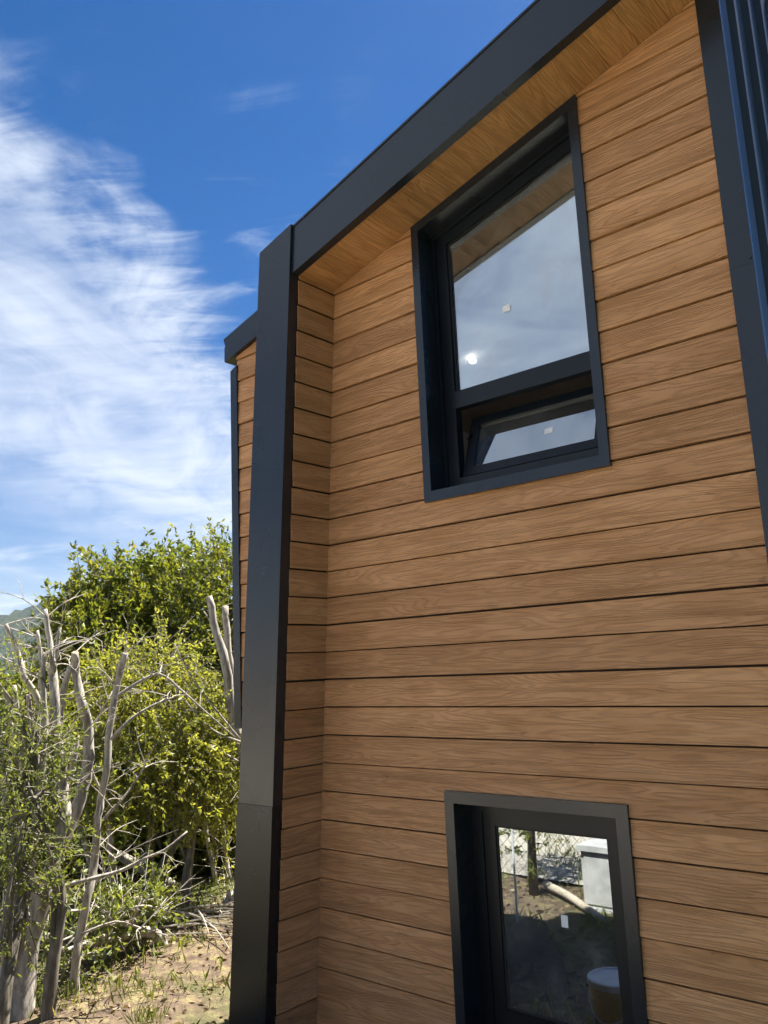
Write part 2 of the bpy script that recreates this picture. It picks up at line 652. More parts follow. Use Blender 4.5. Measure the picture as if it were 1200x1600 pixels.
def band(zlo, zhi, x0, x1):
    x0a = (lambda z: S*z-0.08) if x0 is None else (lambda z: x0)
    mb.prism([(x0a(zlo), zlo), (x1, zlo), (x1, zhi), (x0a(zhi), zhi)], Y0, Y1)


band(GZ-0.2, LW['z0']+0.03, None, 2.80)
band(LW['z0']+0.03, LW['z1']-0.03, None, LW['x0']+0.03)
band(LW['z0']+0.03, LW['z1']-0.03, LW['x1']-0.03, 2.80)
band(LW['z1']-0.03, UW['z0']+0.03, None, 2.80)
zz = UW['z0']+0.03
xl = UW['x0']+0.03
mb.prism([(S*zz-0.08, zz), (xl, zz), (xl, soff(xl)+0.1), (S*2.8-0.08, soff(S*2.8)+0.1)], Y0, Y1)
xr = UW['x1']-0.03
mb.prism([(xr, zz), (2.80, zz), (2.80, soff(2.80)+0.1), (xr, soff(xr)+0.1)], Y0, Y1)
mb.prism([(-0.80, -0.15), (S*-0.15-0.08, -0.15), (S*2.7-0.08, 2.74), (-0.80, 2.46)], Y0, Y1)
wall = mb.build('wall', CORE, house)

# --- lap siding, every board a piece of its own
BOARD_T = 0.010


def board(poly, parent, matrix=None, origin=(0, 0), name='siding_board', z0=0.0):
    """poly: (length, width) outline; the lower edge stands proud, the upper edge tucks under the next board"""
    if len(poly) < 3:
        return None
    area = 0.5*abs(sum(poly[i][0]*poly[(i+1) % len(poly)][1]-poly[(i+1) % len(poly)][0]*poly[i][1] for i in range(len(poly))))
    if area < 2e-4:
        return None
    jy = random.uniform(-0.0008, 0.0008)

    def yf(w):
        k = min(max((w-z0)/E_, 0), 1.1)
        return -(BOARD_T*(1-k)+0.0065) + jy
    n = len(poly)
    ox, oz = origin
    vs_ = [(x-ox, yf(w), w-oz) for x, w in poly] + [(x-ox, 0.011, w-oz) for x, w in poly]
    fs_ = [tuple(range(n)), tuple(range(2*n-1, n-1, -1))]
    for i in range(n):
        j = (i+1) % n
        fs_.append((i, i+n, j+n, j))
    M = (matrix or Matrix.Identity(4)) @ Matrix.Translation((ox, 0, oz))
    return mesh_obj(name, vs_, fs_, SIDING, parent, matrix=M)


def rows(zlo, zhi):
    k0 = math.floor(zlo/E_)
    k1 = math.ceil(zhi/E_)
    return range(k0, k1+1)


for k in rows(GZ-0.1, 3.5):
    z0 = k*E_ + random.uniform(-0.0018, 0.0018)
    z1 = z0+E_-0.0092
    base = [(-3, z0), (4, z0), (4, z1), (-3, z1)]
    # main bay: right of the leaning return wall, below the eave
    main = clip(base, 1, 0, X_R)
    main = clip(main, -1, S, 0.0)              # x >= S z
    main = clip(main, -0.266, 1, 2.690-0.001)  # below the soffit
    if len(main) < 3:
        continue
    zs = [p[1] for p in main]
    hit_u = max(zs) > UW['z0']+0.012
    hit_l = z0 < LW['z1']-0.012 and z1 > LW['z0']+0.02
    if hit_u:
        if z0 < UW['z0']-0.001:      # the board below the sill is notched: keep the full board under it
            low = clip(main, 0, 1, UW['z0']+0.012)
            up_ = clip(main, 0, -1, -(UW['z0']+0.012))
            board(low, wall, origin=(low[0][0], z0), z0=z0)
            pieces = [clip(up_, 1, 0, UW['x0']+0.012), clip(up_, -1, 0, -(UW['x1']-0.012))]
        else:
            pieces = [clip(main, 1, 0, UW['x0']+0.012), clip(main, -1, 0, -(UW['x1']-0.012))]
    elif hit_l:
        if z1 > LW['z1']+0.001:
            up_ = clip(main, 0, -1, -(LW['z1']-0.012))
            board(up_, wall, origin=(up_[0][0], z0), z0=z0)
            lo_ = clip(main, 0, 1, LW['z1']-0.012)
            pieces = [clip(lo_, 1, 0, LW['x0']+0.012), clip(lo_, -1, 0, -(LW['x1']-0.012))]
        else:
            pieces = [clip(main, 1, 0, LW['x0']+0.012), clip(main, -1, 0, -(LW['x1']-0.012))]
    else:
        pieces = [main]
    for pc in pieces:
        if len(pc) >= 3:
            board(pc, wall, origin=(min(p[0] for p in pc), z0), z0=z0)
    # the part of the same wall left of the frame
    ann = clip(base, -1, 0, 0.83)
    ann = clip(ann, 1, -S, -0.29)
    ann = clip(ann, 0, -1, 0.15)
    ann = clip(ann, -0.277, 1, 2.993-0.15)
    if len(ann) >= 3:
        board(ann, wall, origin=(ann[0][0], z0), z0=z0)

# --- side, back and inner walls
mb = MB()
mb.box((-0.80, 0.16, -0.15), (-0.70, 5.0, 2.72))                      # left side, upper storey
mb.box((-0.70, 0.16, -0.15), (-0.16, 5.0, -0.05))                     # overhanging floor
mb.box((-0.16, 0.16, GZ-0.2), (-0.06, 5.0, -0.16))                    # left side, ground storey
mb.box((-0.80, 5.0, GZ-0.2), (2.78, 5.1, 2.72))                       # back
mb.box((2.68, 0.16, GZ-0.2), (2.80, 5.0, 3.55))                       # right side
mb.box((-0.05, 0.15, 0.36), (2.67, 5.0, 0.62))                        # upper floor
mb.build('inner_wall', INTERIOR, house)
mb = MB()
mb.prism([(-0.78, rtop(-0.78)-0.30), (2.70, rtop(2.70)-0.30), (2.70, rtop(2.70)-0.25), (-0.78, rtop(-0.78)-0.25)], 0.16, 5.0)
mb.build('ceiling', INTERIOR, house)

# --- roof sheet
mb = MB()
mb.prism([(-0.99, rtop(-0.99)-0.14), (2.82, rtop(2.82)-0.14), (2.82, rtop(2.82)-0.02), (-0.99, rtop(-0.99)-0.02)], 0.0, 5.3)
mb.prism([(-0.05, rtop(-0.05)-0.14), (3.05, rtop(3.05)-0.14), (3.05, rtop(3.05)-0.02), (-0.05, rtop(-0.05)-0.02)], -0.335, -0.001)
roof = mb.build('roof', METAL, house)

# --- projecting frame: return wall, soffit, post and fascia
M_RET = Matrix.Rotation(math.radians(90), 4, 'Z')
mb = MB()
zb, zt = GZ-0.1, 2.74
mb.v = [(S*z+dx, y, z) for y in (-0.336, 0.0) for dx, z in ((-0.305, zb), (-0.014, zb), (-0.014, zt), (-0.305, zt))]
mb.f = [(0, 1, 2, 3), (7, 6, 5, 4), (0, 4, 5, 1), (1, 5, 6, 2), (2, 6, 7, 3), (3, 7, 4, 0)]
mb.m = [0]*6
ret = mb.build('return_wall', CORE, house)
LEAN = Matrix.Identity(4)
LEAN[0][2] = S
for k in rows(GZ-0.05, 2.76):
    z0 = k*E_ + random.uniform(-0.001, 0.001)
    if k*E_ < 0.05:
        z0 -= 0.004
    poly = [(-0.338, z0), (-0.004, z0), (-0.004, z0+E_-0.0092), (-0.338, z0+E_-0.0092)]
    poly = clip(poly, 0, 1, 2.752)
    if len(poly) < 3 or poly[2][1]-z0 < 0.012:
        continue
    # board built along local X, stood up facing +X, leaning with the frame
    n = len(poly)
    jy = random.uniform(-0.0008, 0.0008)
    vs_ = []
    for back in (0, 0.009):
        for y, z in poly:
            kk = min(max((z-z0)/E_, 0), 1.1)
            off = -(BOARD_T*(1-kk)+0.0035) + jy + back
            vs_.append((y-poly[0][0], off, z-z0))
    fs_ = [tuple(range(n)), tuple(range(2*n-1, n-1, -1))]
    for i in range(n):
        j = (i+1) % n
        fs_.append((i, i+n, j+n, j))
    tilt = Matrix.Rotation(math.atan(S), 4, 'Y')
    Mx = Matrix.Translation((S*z0, poly[0][0], z0)) @ tilt @ M_RET
    mesh_obj('siding_board', vs_, fs_, SIDING, ret, matrix=Mx)

# soffit: short boards laid side by side across the eave
mb = MB()
mb.prism([(0.10, soff(0.10)+0.022), (3.02, soff(3.02)+0.022), (3.02, soff(3.02)+0.05), (0.10, soff(0.10)+0.05)], -0.334, 0.008)
soffit = mb.build('soffit', CORE, house)
ang = math.atan(0.266)
x = 0.165
i = 0
while x < 2.98:
    w = 0.168/math.sqrt(1+0.266**2)
    x1 = min(x+w, 3.0)
    L_ = (x1-x)*math.sqrt(1+0.266**2)
    # local X runs along the board (world -Y..), local Z across it (up the slope), local -Y faces down
    zf = 0.012
    vs_ = []
    for th in (0, 0.008):
        for lx, lz, yy in ((0, 0, -zf), (0.343, 0, -zf), (0.343, L_-0.003, -0.005), (0, L_-0.003, -0.005)):
            vs_.append((lx, yy+th, lz))
    fs_ = [(0, 1, 2, 3), (7, 6, 5, 4), (0, 4, 5, 1), (1, 5, 6, 2), (2, 6, 7, 3), (3, 7, 4, 0)]
    ex = Vector((0, 1, 0))
    ez = Vector((math.cos(ang), 0, math.sin(ang)))
    ey = ez.cross(ex)
    Mx = Matrix(((ex.x, ey.x, ez.x, x), (ex.y, ey.y, ez.y, -0.337), (ex.z, ey.z, ez.z, soff(x)+0.012), (0, 0, 0, 1)))
    mesh_obj('soffit_board', vs_, fs_, SIDING, soffit, matrix=Mx)
    x = x1
    i += 1

# fascia along the eave of the frame
mb = MB()
xl0 = S*2.75-0.02
mb.prism([(xl0, soff(xl0)-0.004), (3.06, soff(3.06)-0.004), (3.06, rtop(3.06)), (xl0, rtop(xl0))], -0.396, -0.338)
mb.prism([(xl0, rtop(xl0)-0.004), (3.07, rtop(3.07)-0.004), (3.07, rtop(3.07)+0.010), (xl0, rtop(xl0)+0.010)], -0.402, -0.30)
fascia = mb.build('fascia', METAL, house)

# the post: two folded sheets, the lower one sleeved over the upper
def leaning_box(mb_, dx0, dx1, y0, y1, z0, z1, slope_top=False):
    p = [(S*z0+dx0, z0), (S*z0+dx1, z0)]
    if slope_top:
        xa, xb = S*z1+dx0, S*z1+dx1
        p += [(xb, rtop(xb)+0.018), (xa, rtop(xa)+0.018)]
    else:
        p += [(S*z1+dx1, z1), (S*z1+dx0, z1)]
    mb_.prism(p, y0, y1)


mb = MB()
leaning_box(mb, -0.308, 0.002, -0.414, -0.338, -0.60, 2.98, True)
post = mb.build('post', METAL, house)
mb = MB()
leaning_box(mb, -0.313, 0.006, -0.420, -0.352, GZ-0.15, -0.552)
sleeve = mb.build('post_sleeve', METAL_DUSTY_DIMMED, post)
for z in (0.55, 1.55, -1.2):
    for dx in (-0.29, -0.02):
        p = (S*z+dx, -0.414 if z > -0.55 else -0.420, z)
        MB().tube([p, (p[0], p[1]-0.003, p[2])], 0.004, 8).build('rivet', METAL, post)

# eave edge and corner trim of the wall left of the frame
mb = MB()
T = [(-0.935, rtop(-0.935)), (-0.880, rtop(-0.935)-0.176), (-0.05, rtop(-0.05)-0.196), (-0.05, rtop(-0.05))]
mb.prism([T[1], T[2], T[3], T[0]], -0.052, -0.006)
mb.build('eave_fascia', METAL, house)
mb = MB()
mb.prism([(-0.868, -0.15), (-0.795, -0.15), (-0.816, 2.50), (-0.888, 2.47)], -0.026, 0.16)
mb.build('corner_trim', METAL, house)

MB().tube([(-0.815, 0.06, -0.12), (-0.80, 0.06, -0.22), (-0.75, 0.06, -0.34)], 0.036, 12).build('drain_pipe', STICKER, house, smooth=True)
SCUFF = mat_simple('grey_scuff', (0.085, 0.095, 0.105), 0.6, 0.2)


def scratch(pa, pb, w, y):
    a_, b_ = on_y(*pa, y), on_y(*pb, y)
    dx_, dz_ = b_[0]-a_[0], b_[2]-a_[2]
    l_ = math.hypot(dx_, dz_)
    nx_, nz_ = -dz_/l_*w/2, dx_/l_*w/2
    MB().prism([(a_[0], a_[2]), ((a_[0]+b_[0])/2-nx_, (a_[2]+b_[2])/2-nz_), (b_[0], b_[2]), ((a_[0]+b_[0])/2+nx_, (a_[2]+b_[2])/2+nz_)], y, y+0.0008).build('scratch', SCUFF, post)


for pa, pb, w in [((404, 908), (418, 884), 0.004), ((420, 884), (407, 889), 0.002), ((396, 664), (409, 662), 0.002),
                  ((400, 1135), (426, 1138), 0.003), ((398, 640), (404, 690), 0.0015)]:
    scratch(pa, pb, w, -0.4148)
for pa, pb, w in [((391, 1261), (418, 1270), 0.008), ((403, 1282), (405, 1300), 0.006), ((388, 1300), (400, 1296), 0.004),
                  ((420, 1284), (421, 1285.5), 0.008), ((421, 1301), (422, 1302.5), 0.008), ((384, 1288), (385.5, 1290), 0.008),
                  ((410, 1287), (411.5, 1288), 0.007), ((392, 1253), (394, 1254), 0.009), ((414, 1340), (415, 1342), 0.006), ((398, 1365), (399, 1367), 0.006)]:
    scratch(pa, pb, w, -0.4208)

# right corner trim and the corrugated side wall behind it
mb = MB()
mb.prism([(2.742, GZ-0.15), (2.846, GZ-0.15), (2.846, soff(2.846)), (2.742, soff(2.742))], -0.032, 0.009)
mb.prism([(2.846, GZ-0.15), (2.851, GZ-0.15), (2.851, soff(2.846)), (2.846, soff(2.846))], -0.036, -0.020)
trim = mb.build('corner_trim', METAL, house)
MB().box((2.818, 0.0095, GZ-0.15), (2.846, 0.115, soff(2.82))).build('trim_return', CORR, trim)
mb = MB()
mb.tube([(2.835, -0.032, 1.985), (2.835, -0.037, 1.985)], 0.008, 8)
mb.prism([(2.744, 1.955), (2.844, 1.958), (2.844, 1.960), (2.744, 1.957)], -0.0335, -0.032)
mb.build('trim_seam', METAL, trim)
mb = MB()
prof = []
y = 0.10
while y < 5.2:
    prof += [(2.835, y), (2.835, y+0.06), (2.866, y+0.085), (2.866, y+0.125), (2.835, y+0.15), (2.835, y+0.195),
             (2.842, y+0.205), (2.842, y+0.225), (2.835, y+0.235)]
    y += 0.30
zlo, zhi = GZ-0.15, 4.08
n = len(prof)
vs_ = [(px, py, zlo) for px, py in prof] + [(px, py, zhi) for px, py in prof]
fs_ = [(i, i+1, n+i+1, n+i) for i in range(n-1)]
clad = mesh_obj('corrugated_cladding', vs_, fs_, CORR, house)
for xw, za, zc2 in ((-0.808, -0.15, 2.70), (-0.168, GZ-0.15, -0.152)):     # left side of the house
    pr = [(xw-(px-2.835), max(py, 0.161)) for px, py in prof]
    vs_ = [(px, py, za) for px, py in pr] + [(px, py, zc2) for px, py in pr]
    mesh_obj('corrugated_cladding', vs_, [(n+i, n+i+1, i+1, i) for i in range(n-1)], CORR, house)


# --- windows
def ring_bars(mb_, outer, inner, y0, y1, mi=0):
    """four mitred bars between two quads given as BL, BR, TR, TL"""
    for i in range(4):
        j = (i+1) % 4
        mb_.prism([outer[i], outer[j], inner[j], inner[i]], y0, y1, mi)


def inset(q, l, b, r, t):
    (x0, z0), (x1, _), (_, z1r), (_, z1l) = q
    sl = (z1r-z1l)/(x1-x0)
    return [(x0+l, z0+b), (x1-r, z0+b), (x1-r, z1r-t-sl*r), (x0+l, z1l-t+sl*l)]


# upper window
uq = [(UW['x0'], UW['z0']), (UW['x1'], UW['z0']), (UW['x1'], soff(UW['x1'])-0.004), (UW['x0'], soff(UW['x0'])-0.004)]
uin = inset(uq, 0.053, 0.062, 0.053, 0.06)
mb = MB()
ring_bars(mb, uq, uin, -0.031, 0.155)
uw = mb.build('window', METAL, house)
uw['label'] = 'upper window with slanted top and open vent'
fq = inset(uq, 0.0535, 0.0625, 0.0535, 0.0605)
gq = [(1.05, 1.838), (1.985, 1.838), (1.985, soff(1.985)-0.155), (1.05, soff(1.05)-0.155)]
fin_low = [(1.052, 1.308), (1.985, 1.308)]
mb = MB()
fi = [fin_low[0], fin_low[1], gq[2], gq[3]]
ring_bars(mb, fq, fi, 0.128, 0.190)
# raised outer lip of the profile
ring_bars(mb, fq, inset(fq, 0.022, 0.022, 0.022, 0.022), 0.112, 0.1275)
uf = mb.build('window_frame', PVC, uw)
mb = MB()
mb.box((1.0525, 0.124, 1.736), (1.9845, 0.186, 1.838))
mb.build('transom', PVC, uw)
gp = [(1.0505, 1.8385), (1.9845, 1.8385), (1.9845, gq[2][1]-0.0005), (1.0505, gq[3][1]-0.0005)]
mb = MB()
ring_bars(mb, gp, inset(gp, 0.012, 0.012, 0.012, 0.012), 0.145, 0.149)
mb.build('gasket', SEAL, uw)
mb = MB()
mb.prism(inset(gp, 0.003, 0.003, 0.003, 0.003), 0.152, 0.158)
mb.build('pane', GLASS, uw)
mb = MB()
mb.prism([(1.414, 2.242), (1.464, 2.242), (1.464, 2.282), (1.414, 2.282)], 0.1500, 0.1508)
mb.build('sticker', STICKER, uw)
for xx in (1.22, 1.78):
    MB().box((xx-0.016, 0.1255, 1.252), (xx+0.016, 0.1279, 1.260)).build('drain_slot', SEAL, uw)
# open bottom-hung sash: pivots on its lower edge, top leans into the room
TILT = math.radians(19)
piv = Vector((0, 0.140, 1.316))
Mt = Matrix.Translation(piv) @ Matrix.Rotation(-TILT, 4, 'X')
sw0, sw1, sh = 1.066, 1.972, 0.405
mb = MB()
so = [(sw0, 0.0), (sw1, 0.0), (sw1, sh), (sw0, sh)]
si = inset(so, 0.062, 0.055, 0.062, 0.055)
ring_bars(mb, so, si, 0.0, 0.055)
mb.build('sash', PVC, uw, matrix=Mt)
mb = MB()
mb.prism(inset(so, 0.0625, 0.0555, 0.0625, 0.0555), 0.020, 0.026)
mb.build('sash_pane', GLASS, uw, matrix=Mt)
mb = MB()
mb.prism([(1.585, 0.175), (1.637, 0.175), (1.637, 0.210), (1.585, 0.210)], 0.0185, 0.0192)
mb.build('sticker', STICKER, uw, matrix=Mt)
mb = MB()
mb.tube([(1.085, 0.19, 1.55), (1.085, 0.25, 1.60)], 0.006, 6)
mb.build('stay', PVC, uw)

# lower window
lq = [(LW['x0'], LW['z0']), (LW['x1'], LW['z0']), (LW['x1'], LW['z1']), (LW['x0'], LW['z1'])]
lin_ = inset(lq, 0.060, 0.060, 0.062, 0.062)
mb = MB()
ring_bars(mb, lq, lin_, -0.031, 0.155)
lw = mb.build('window', METAL, house)
lw['label'] = 'lower window reflecting the yard'
fq2 = inset(lq, 0.0605, 0.0605, 0.0625, 0.0625)
fi2 = inset(lq, 0.130, 0.130, 0.130, 0.118)
mb = MB()
ring_bars(mb, fq2, fi2, 0.128, 0.190)
mb.build('window_frame', PVC, lw)
sq2 = inset(lq, 0.1305, 0.1305, 0.1305, 0.1185)
si2 = inset(lq, 0.206, 0.206, 0.196, 0.190)
mb = MB()
ring_bars(mb, sq2, si2, 0.138, 0.195)
mb.build('sash', PVC, lw)
mb = MB()
g2 = inset(lq, 0.2065, 0.2065, 0.1965, 0.1905)
ring_bars(mb, g2, inset(g2, 0.010, 0.010, 0.010, 0.010), 0.146, 0.150)
mb.build('gasket', SEAL, lw)
mb = MB()
mb.prism(inset(g2, 0.002, 0.002, 0.002, 0.002), 0.152, 0.158)
mb.build('pane', GLASS, lw)
mb = MB()
mb.prism([(1.496, -1.100), (1.534, -1.100), (1.534, -1.042), (1.496, -1.042)], 0.1500, 0.1508)
mb.build('sticker', STICKER, lw)

# a lit ceiling lamp inside the upper room
lamp = thing('ceiling_lamp', tuple(on_y(738, 563, 1.66)), 'small round lit lamp seen through the upper window', 'lamp')
lp = Vector(on_y(738, 563, 1.66))
mb = MB()
mb.tube([lp+Vector((0, 0, 0.075)), lp+Vector((0, 0, 0.030))], 0.020, 20)
mb.build('housing', STICKER, lamp)
me_, t_, o_ = new_mat('lit_diffuser')
em = t_.nodes.new('ShaderNodeEmission')
em.inputs['Color'].default_value = (1, 0.97, 0.90, 1)
em.inputs['Strength'].default_value = 16.0
t_.links.new(em.outputs[0], o_.inputs['Surface'])
dv, df = [], []
for j in range(9):
    a = -math.pi/2 + math.pi*j/8
    for k in range(16):
        b_ = 2*math.pi*k/16
        dv.append((lp.x+0.027*math.cos(a)*math.cos(b_), lp.y+0.027*math.cos(a)*math.sin(b_), lp.z+0.027*math.sin(a)))
df = [(j*16+k, (j+1)*16+k, (j+1)*16+(k+1) % 16, j*16+(k+1) % 16) for j in range(8) for k in range(16)]
mesh_obj('bulb', dv, df, me_, lamp, smooth=True)
mb = MB()
ztop = rtop(lp.x)-0.30
mb.tube([lp+Vector((0, 0, 0.074)), (lp.x, lp.y, max(ztop, lp.z+0.1))], 0.006, 8)
mb.build('stem', STICKER, lamp)


# ------------------------------------------------------------------ vegetation
def leaf_mesh(name, pos, direc, length, width, mat, parent, tint=None, rng=RNG, fold=0.25):
    n = len(pos)
    d = direc/np.linalg.norm(direc, axis=1, keepdims=True)
    r = rng.normal(size=(n, 3))
    r[:, 2] *= 0.6
    s = np.cross(d, r)
    s /= np.linalg.norm(s, axis=1, keepdims=True)+1e-9
    nn = np.cross(s, d)
    Ln = length[:, None]
    W = width[:, None]
    v = np.empty((n, 4, 3))
    v[:, 0] = pos
    v[:, 1] = pos + d*Ln*0.45 + s*W*0.5 + nn*W*fold
    v[:, 2] = pos + d*Ln
    v[:, 3] = pos + d*Ln*0.45 - s*W*0.5 + nn*W*fold
    me = bpy.data.meshes.new(name)
    me.vertices.add(n*4)
    me.vertices.foreach_set('co', v.reshape(-1).astype(np.float32))
    base = (np.arange(n)*4)[:, None]
    tri = np.concatenate([base+0, base+1, base+2, base+0, base+2, base+3], 1).reshape(-1)
    me.loops.add(n*6)
    me.loops.foreach_set('vertex_index', tri.astype(np.int32))
    me.polygons.add(n*2)
    me.polygons.foreach_set('loop_start', (np.arange(n*2)*3).astype(np.int32))
    if tint is None:
        tint = rng.random(n)
    at_ = me.attributes.new('tint', 'FLOAT', 'POINT')
    at_.data.foreach_set('value', np.repeat(tint, 4).astype(np.float32))
    me.materials.append(mat)
    me.update()
    me.validate()
    o = bpy.data.objects.new(name, me)
    COL.objects.link(o)
    adopt(o, parent) if parent is not None else None
    kind(o, 'stuff')
    return o


def twig_mesh(name, a, b, r0, mat, parent):
    """many thin three-sided twigs from a to b"""
    n = len(a)
    d = b-a
    d /= np.linalg.norm(d, axis=1, keepdims=True)+1e-9
    ref = np.where(np.abs(d[:, 2:3]) < 0.9, np.array([[0, 0, 1.0]]), np.array([[1.0, 0, 0]]))
    u = np.cross(d, ref)
    u /= np.linalg.norm(u, axis=1, keepdims=True)+1e-9
    w = np.cross(d, u)
    v = np.empty((n, 4, 3))
    for k in range(3):
        an = 2*math.pi*k/3
        v[:, k] = a + (u*math.cos(an)+w*math.sin(an))*r0[:, None]
    v[:, 3] = b
    base = (np.arange(n)*4)[:, None]
    tri = np.concatenate([base+0, base+1, base+3, base+1, base+2, base+3, base+2, base+0, base+3], 1).reshape(-1)
    me = bpy.data.meshes.new(name)
    me.vertices.add(n*4)
    me.vertices.foreach_set('co', v.reshape(-1).astype(np.float32))
    me.loops.add(n*9)
    me.loops.foreach_set('vertex_index', tri.astype(np.int32))
    me.polygons.add(n*3)
    me.polygons.foreach_set('loop_start', (np.arange(n*3)*3).astype(np.int32))
    me.materials.append(mat)
    me.update()
    me.validate()
    o = bpy.data.objects.new(name, me)
    COL.objects.link(o)
    if parent is not None:
        adopt(o, parent)
    kind(o, 'stuff')
    return o


def shoots(lobes, n, length, up, droop, rng, shell=0.55):
    """start points and directions of leafy shoots spread through ellipsoid lobes"""
    cs = np.array([l[:3] for l in lobes])
    rs = np.array([l[3:6] for l in lobes])
    vol = rs.prod(1)**0.75
    idx = rng.choice(len(lobes), n, p=vol/vol.sum())
    d = rng.normal(size=(n, 3))
    d /= np.linalg.norm(d, axis=1, keepdims=True)
    rad = shell + (1-shell)*rng.random(n)**0.6
    rad = np.where(rng.random(n) < 0.25, rng.random(n), rad)
    p = cs[idx] + d*rs[idx]*rad[:, None]
    q = d*0.7 + np.array([[0, 0, up]]) + rng.normal(size=(n, 3))*0.45
    q[:, 2] -= droop*rng.random(n)
    q /= np.linalg.norm(q, axis=1, keepdims=True)
    ln = length*(0.5+rng.random(n))
    return p, q, ln


def foliage(parent, lobes, n, per, length, leaf, lw_, mat, twigmat, up=0.5, droop=0.0, rng=RNG, shell=0.55, name='foliage', spread=0.9):
    p, q, ln = shoots(lobes, n, length, up, droop, rng, shell)
    keep = p[:, 2] > GZ+0.05
    p, q, ln = p[keep], q[keep], ln[keep]
    n = len(p)
    e = p + q*ln[:, None]
    twig_mesh('twigs', p, e, 0.003+0.004*rng.random(n), twigmat, parent)
    s = rng.random((n, per))
    base = p[:, None] + q[:, None]*(ln[:, None]*s)[..., None]
    bend = -0.10*droop*(s**2)*ln[:, None]
    base[..., 2] += bend
    dirs = q[:, None]*0.55 + rng.normal(size=(n, per, 3))*spread*0.6
    dirs[..., 2] -= 0.25*droop
    tint = np.clip(np.repeat(rng.random((n, 1)), per, 1)*0.6 + rng.random((n, per))*0.4, 0, 1)
    L0 = leaf*(0.6+0.7*rng.random(n*per))
    return leaf_mesh(name, base.reshape(-1, 3), dirs.reshape(-1, 3), L0, L0*lw_, mat, parent, tint.reshape(-1), rng)


def px_path(pts, dist, wob=0.0):
    """pixel polyline at a horizontal distance (one value or one per point)"""
    out = []
    for i, (x, y) in enumerate(pts):
        d = dist[i] if hasattr(dist, '__len__') else dist
        out.append(at(x, y, d + random.uniform(-wob, wob)))
    return out


def refine(pts, rad, k=3):
    """smooth a polyline and its radii"""
    pts = [np.array(p) for p in pts]
    n = len(pts)
    if not hasattr(rad, '__len__'):
        rad = [rad]*n
    P_, R_ = [], []
    for i in range(n-1):
        p0, p1, p2, p3 = pts[max(i-1, 0)], pts[i], pts[i+1], pts[min(i+2, n-1)]
        for j in range(k):
            t = j/k
            P_.append(0.5*((2*p1)+(-p0+p2)*t+(2*p0-5*p1+4*p2-p3)*t*t+(-p0+3*p1-3*p2+p3)*t**3))
            R_.append(rad[i]*(1-t)+rad[i+1]*t)
    P_.append(pts[-1]); R_.append(rad[-1])
    return P_, R_


def lin_rad(n, a, b):
    return [a+(b-a)*i/(n-1) for i in range(n)]


def limb(parent, pts, dist, r0, r1, name='limb', mat=None, wob=0.05, n=9, cut=True):
    w = px_path(pts, dist, wob)
    P_, R_ = refine(w, lin_rad(len(pts), r0, r1))
    mb_ = MB()
    P_ = [np.array(q_)+np.array([random.gauss(0, 0.10), random.gauss(0, 0.10), 0])*min(R_[i_], 0.05) if 0 < i_ < len(P_)-1 else q_ for i_, q_ in enumerate(P_)]
    mb_.tube(P_, R_, n, 0, 1 if cut else 0, 0.09)
    return mb_.build(name, [mat or BARK, CUTWOOD], parent, smooth=False if n < 5 else True), P_


def base_of(px, py, d):
    p = at(px, py, d)
    return (p[0], p[1], float(ground_h(p[0], p[1])))


def twiglets(parent, paths, n, ln, mat, rng, up=0.4, r=0.004):
    mb_ = MB()
    for _ in range(n):
        P_ = paths[rng.integers(len(paths))]
        k = int(rng.integers(len(P_)//4, len(P_)))
        a = np.array(P_[k])
        q = rng.normal(size=3)
        q[2] = abs(q[2])*0.4+up
        q /= np.linalg.norm(q)
        l = ln*(0.3+rng.random())
        b1 = a+q*l*0.5
        side = rng.normal(size=3)*0.16*l
        b2 = a+q*l+side+np.array([0, 0, -0.12*l])
        pp, rr = refine([a, b1+side*0.2, b2], [r*1.4, r, r*0.35], 3)
        mb_.tube(pp, rr, 4)
        for _k in range(2):
            st = pp[int(rng.integers(2, len(pp)-1))]
            q2 = q+rng.normal(size=3)*0.6
            q2 /= np.linalg.norm(q2)
            mb_.tube([st, st+q2*l*0.22+rng.normal(size=3)*0.01, st+q2*l*0.4+rng.normal(size=3)*0.03], [r*0.6, r*0.5, r*0.2], 3)
    kind(mb_.build('twigs', mat, parent), 'stuff')


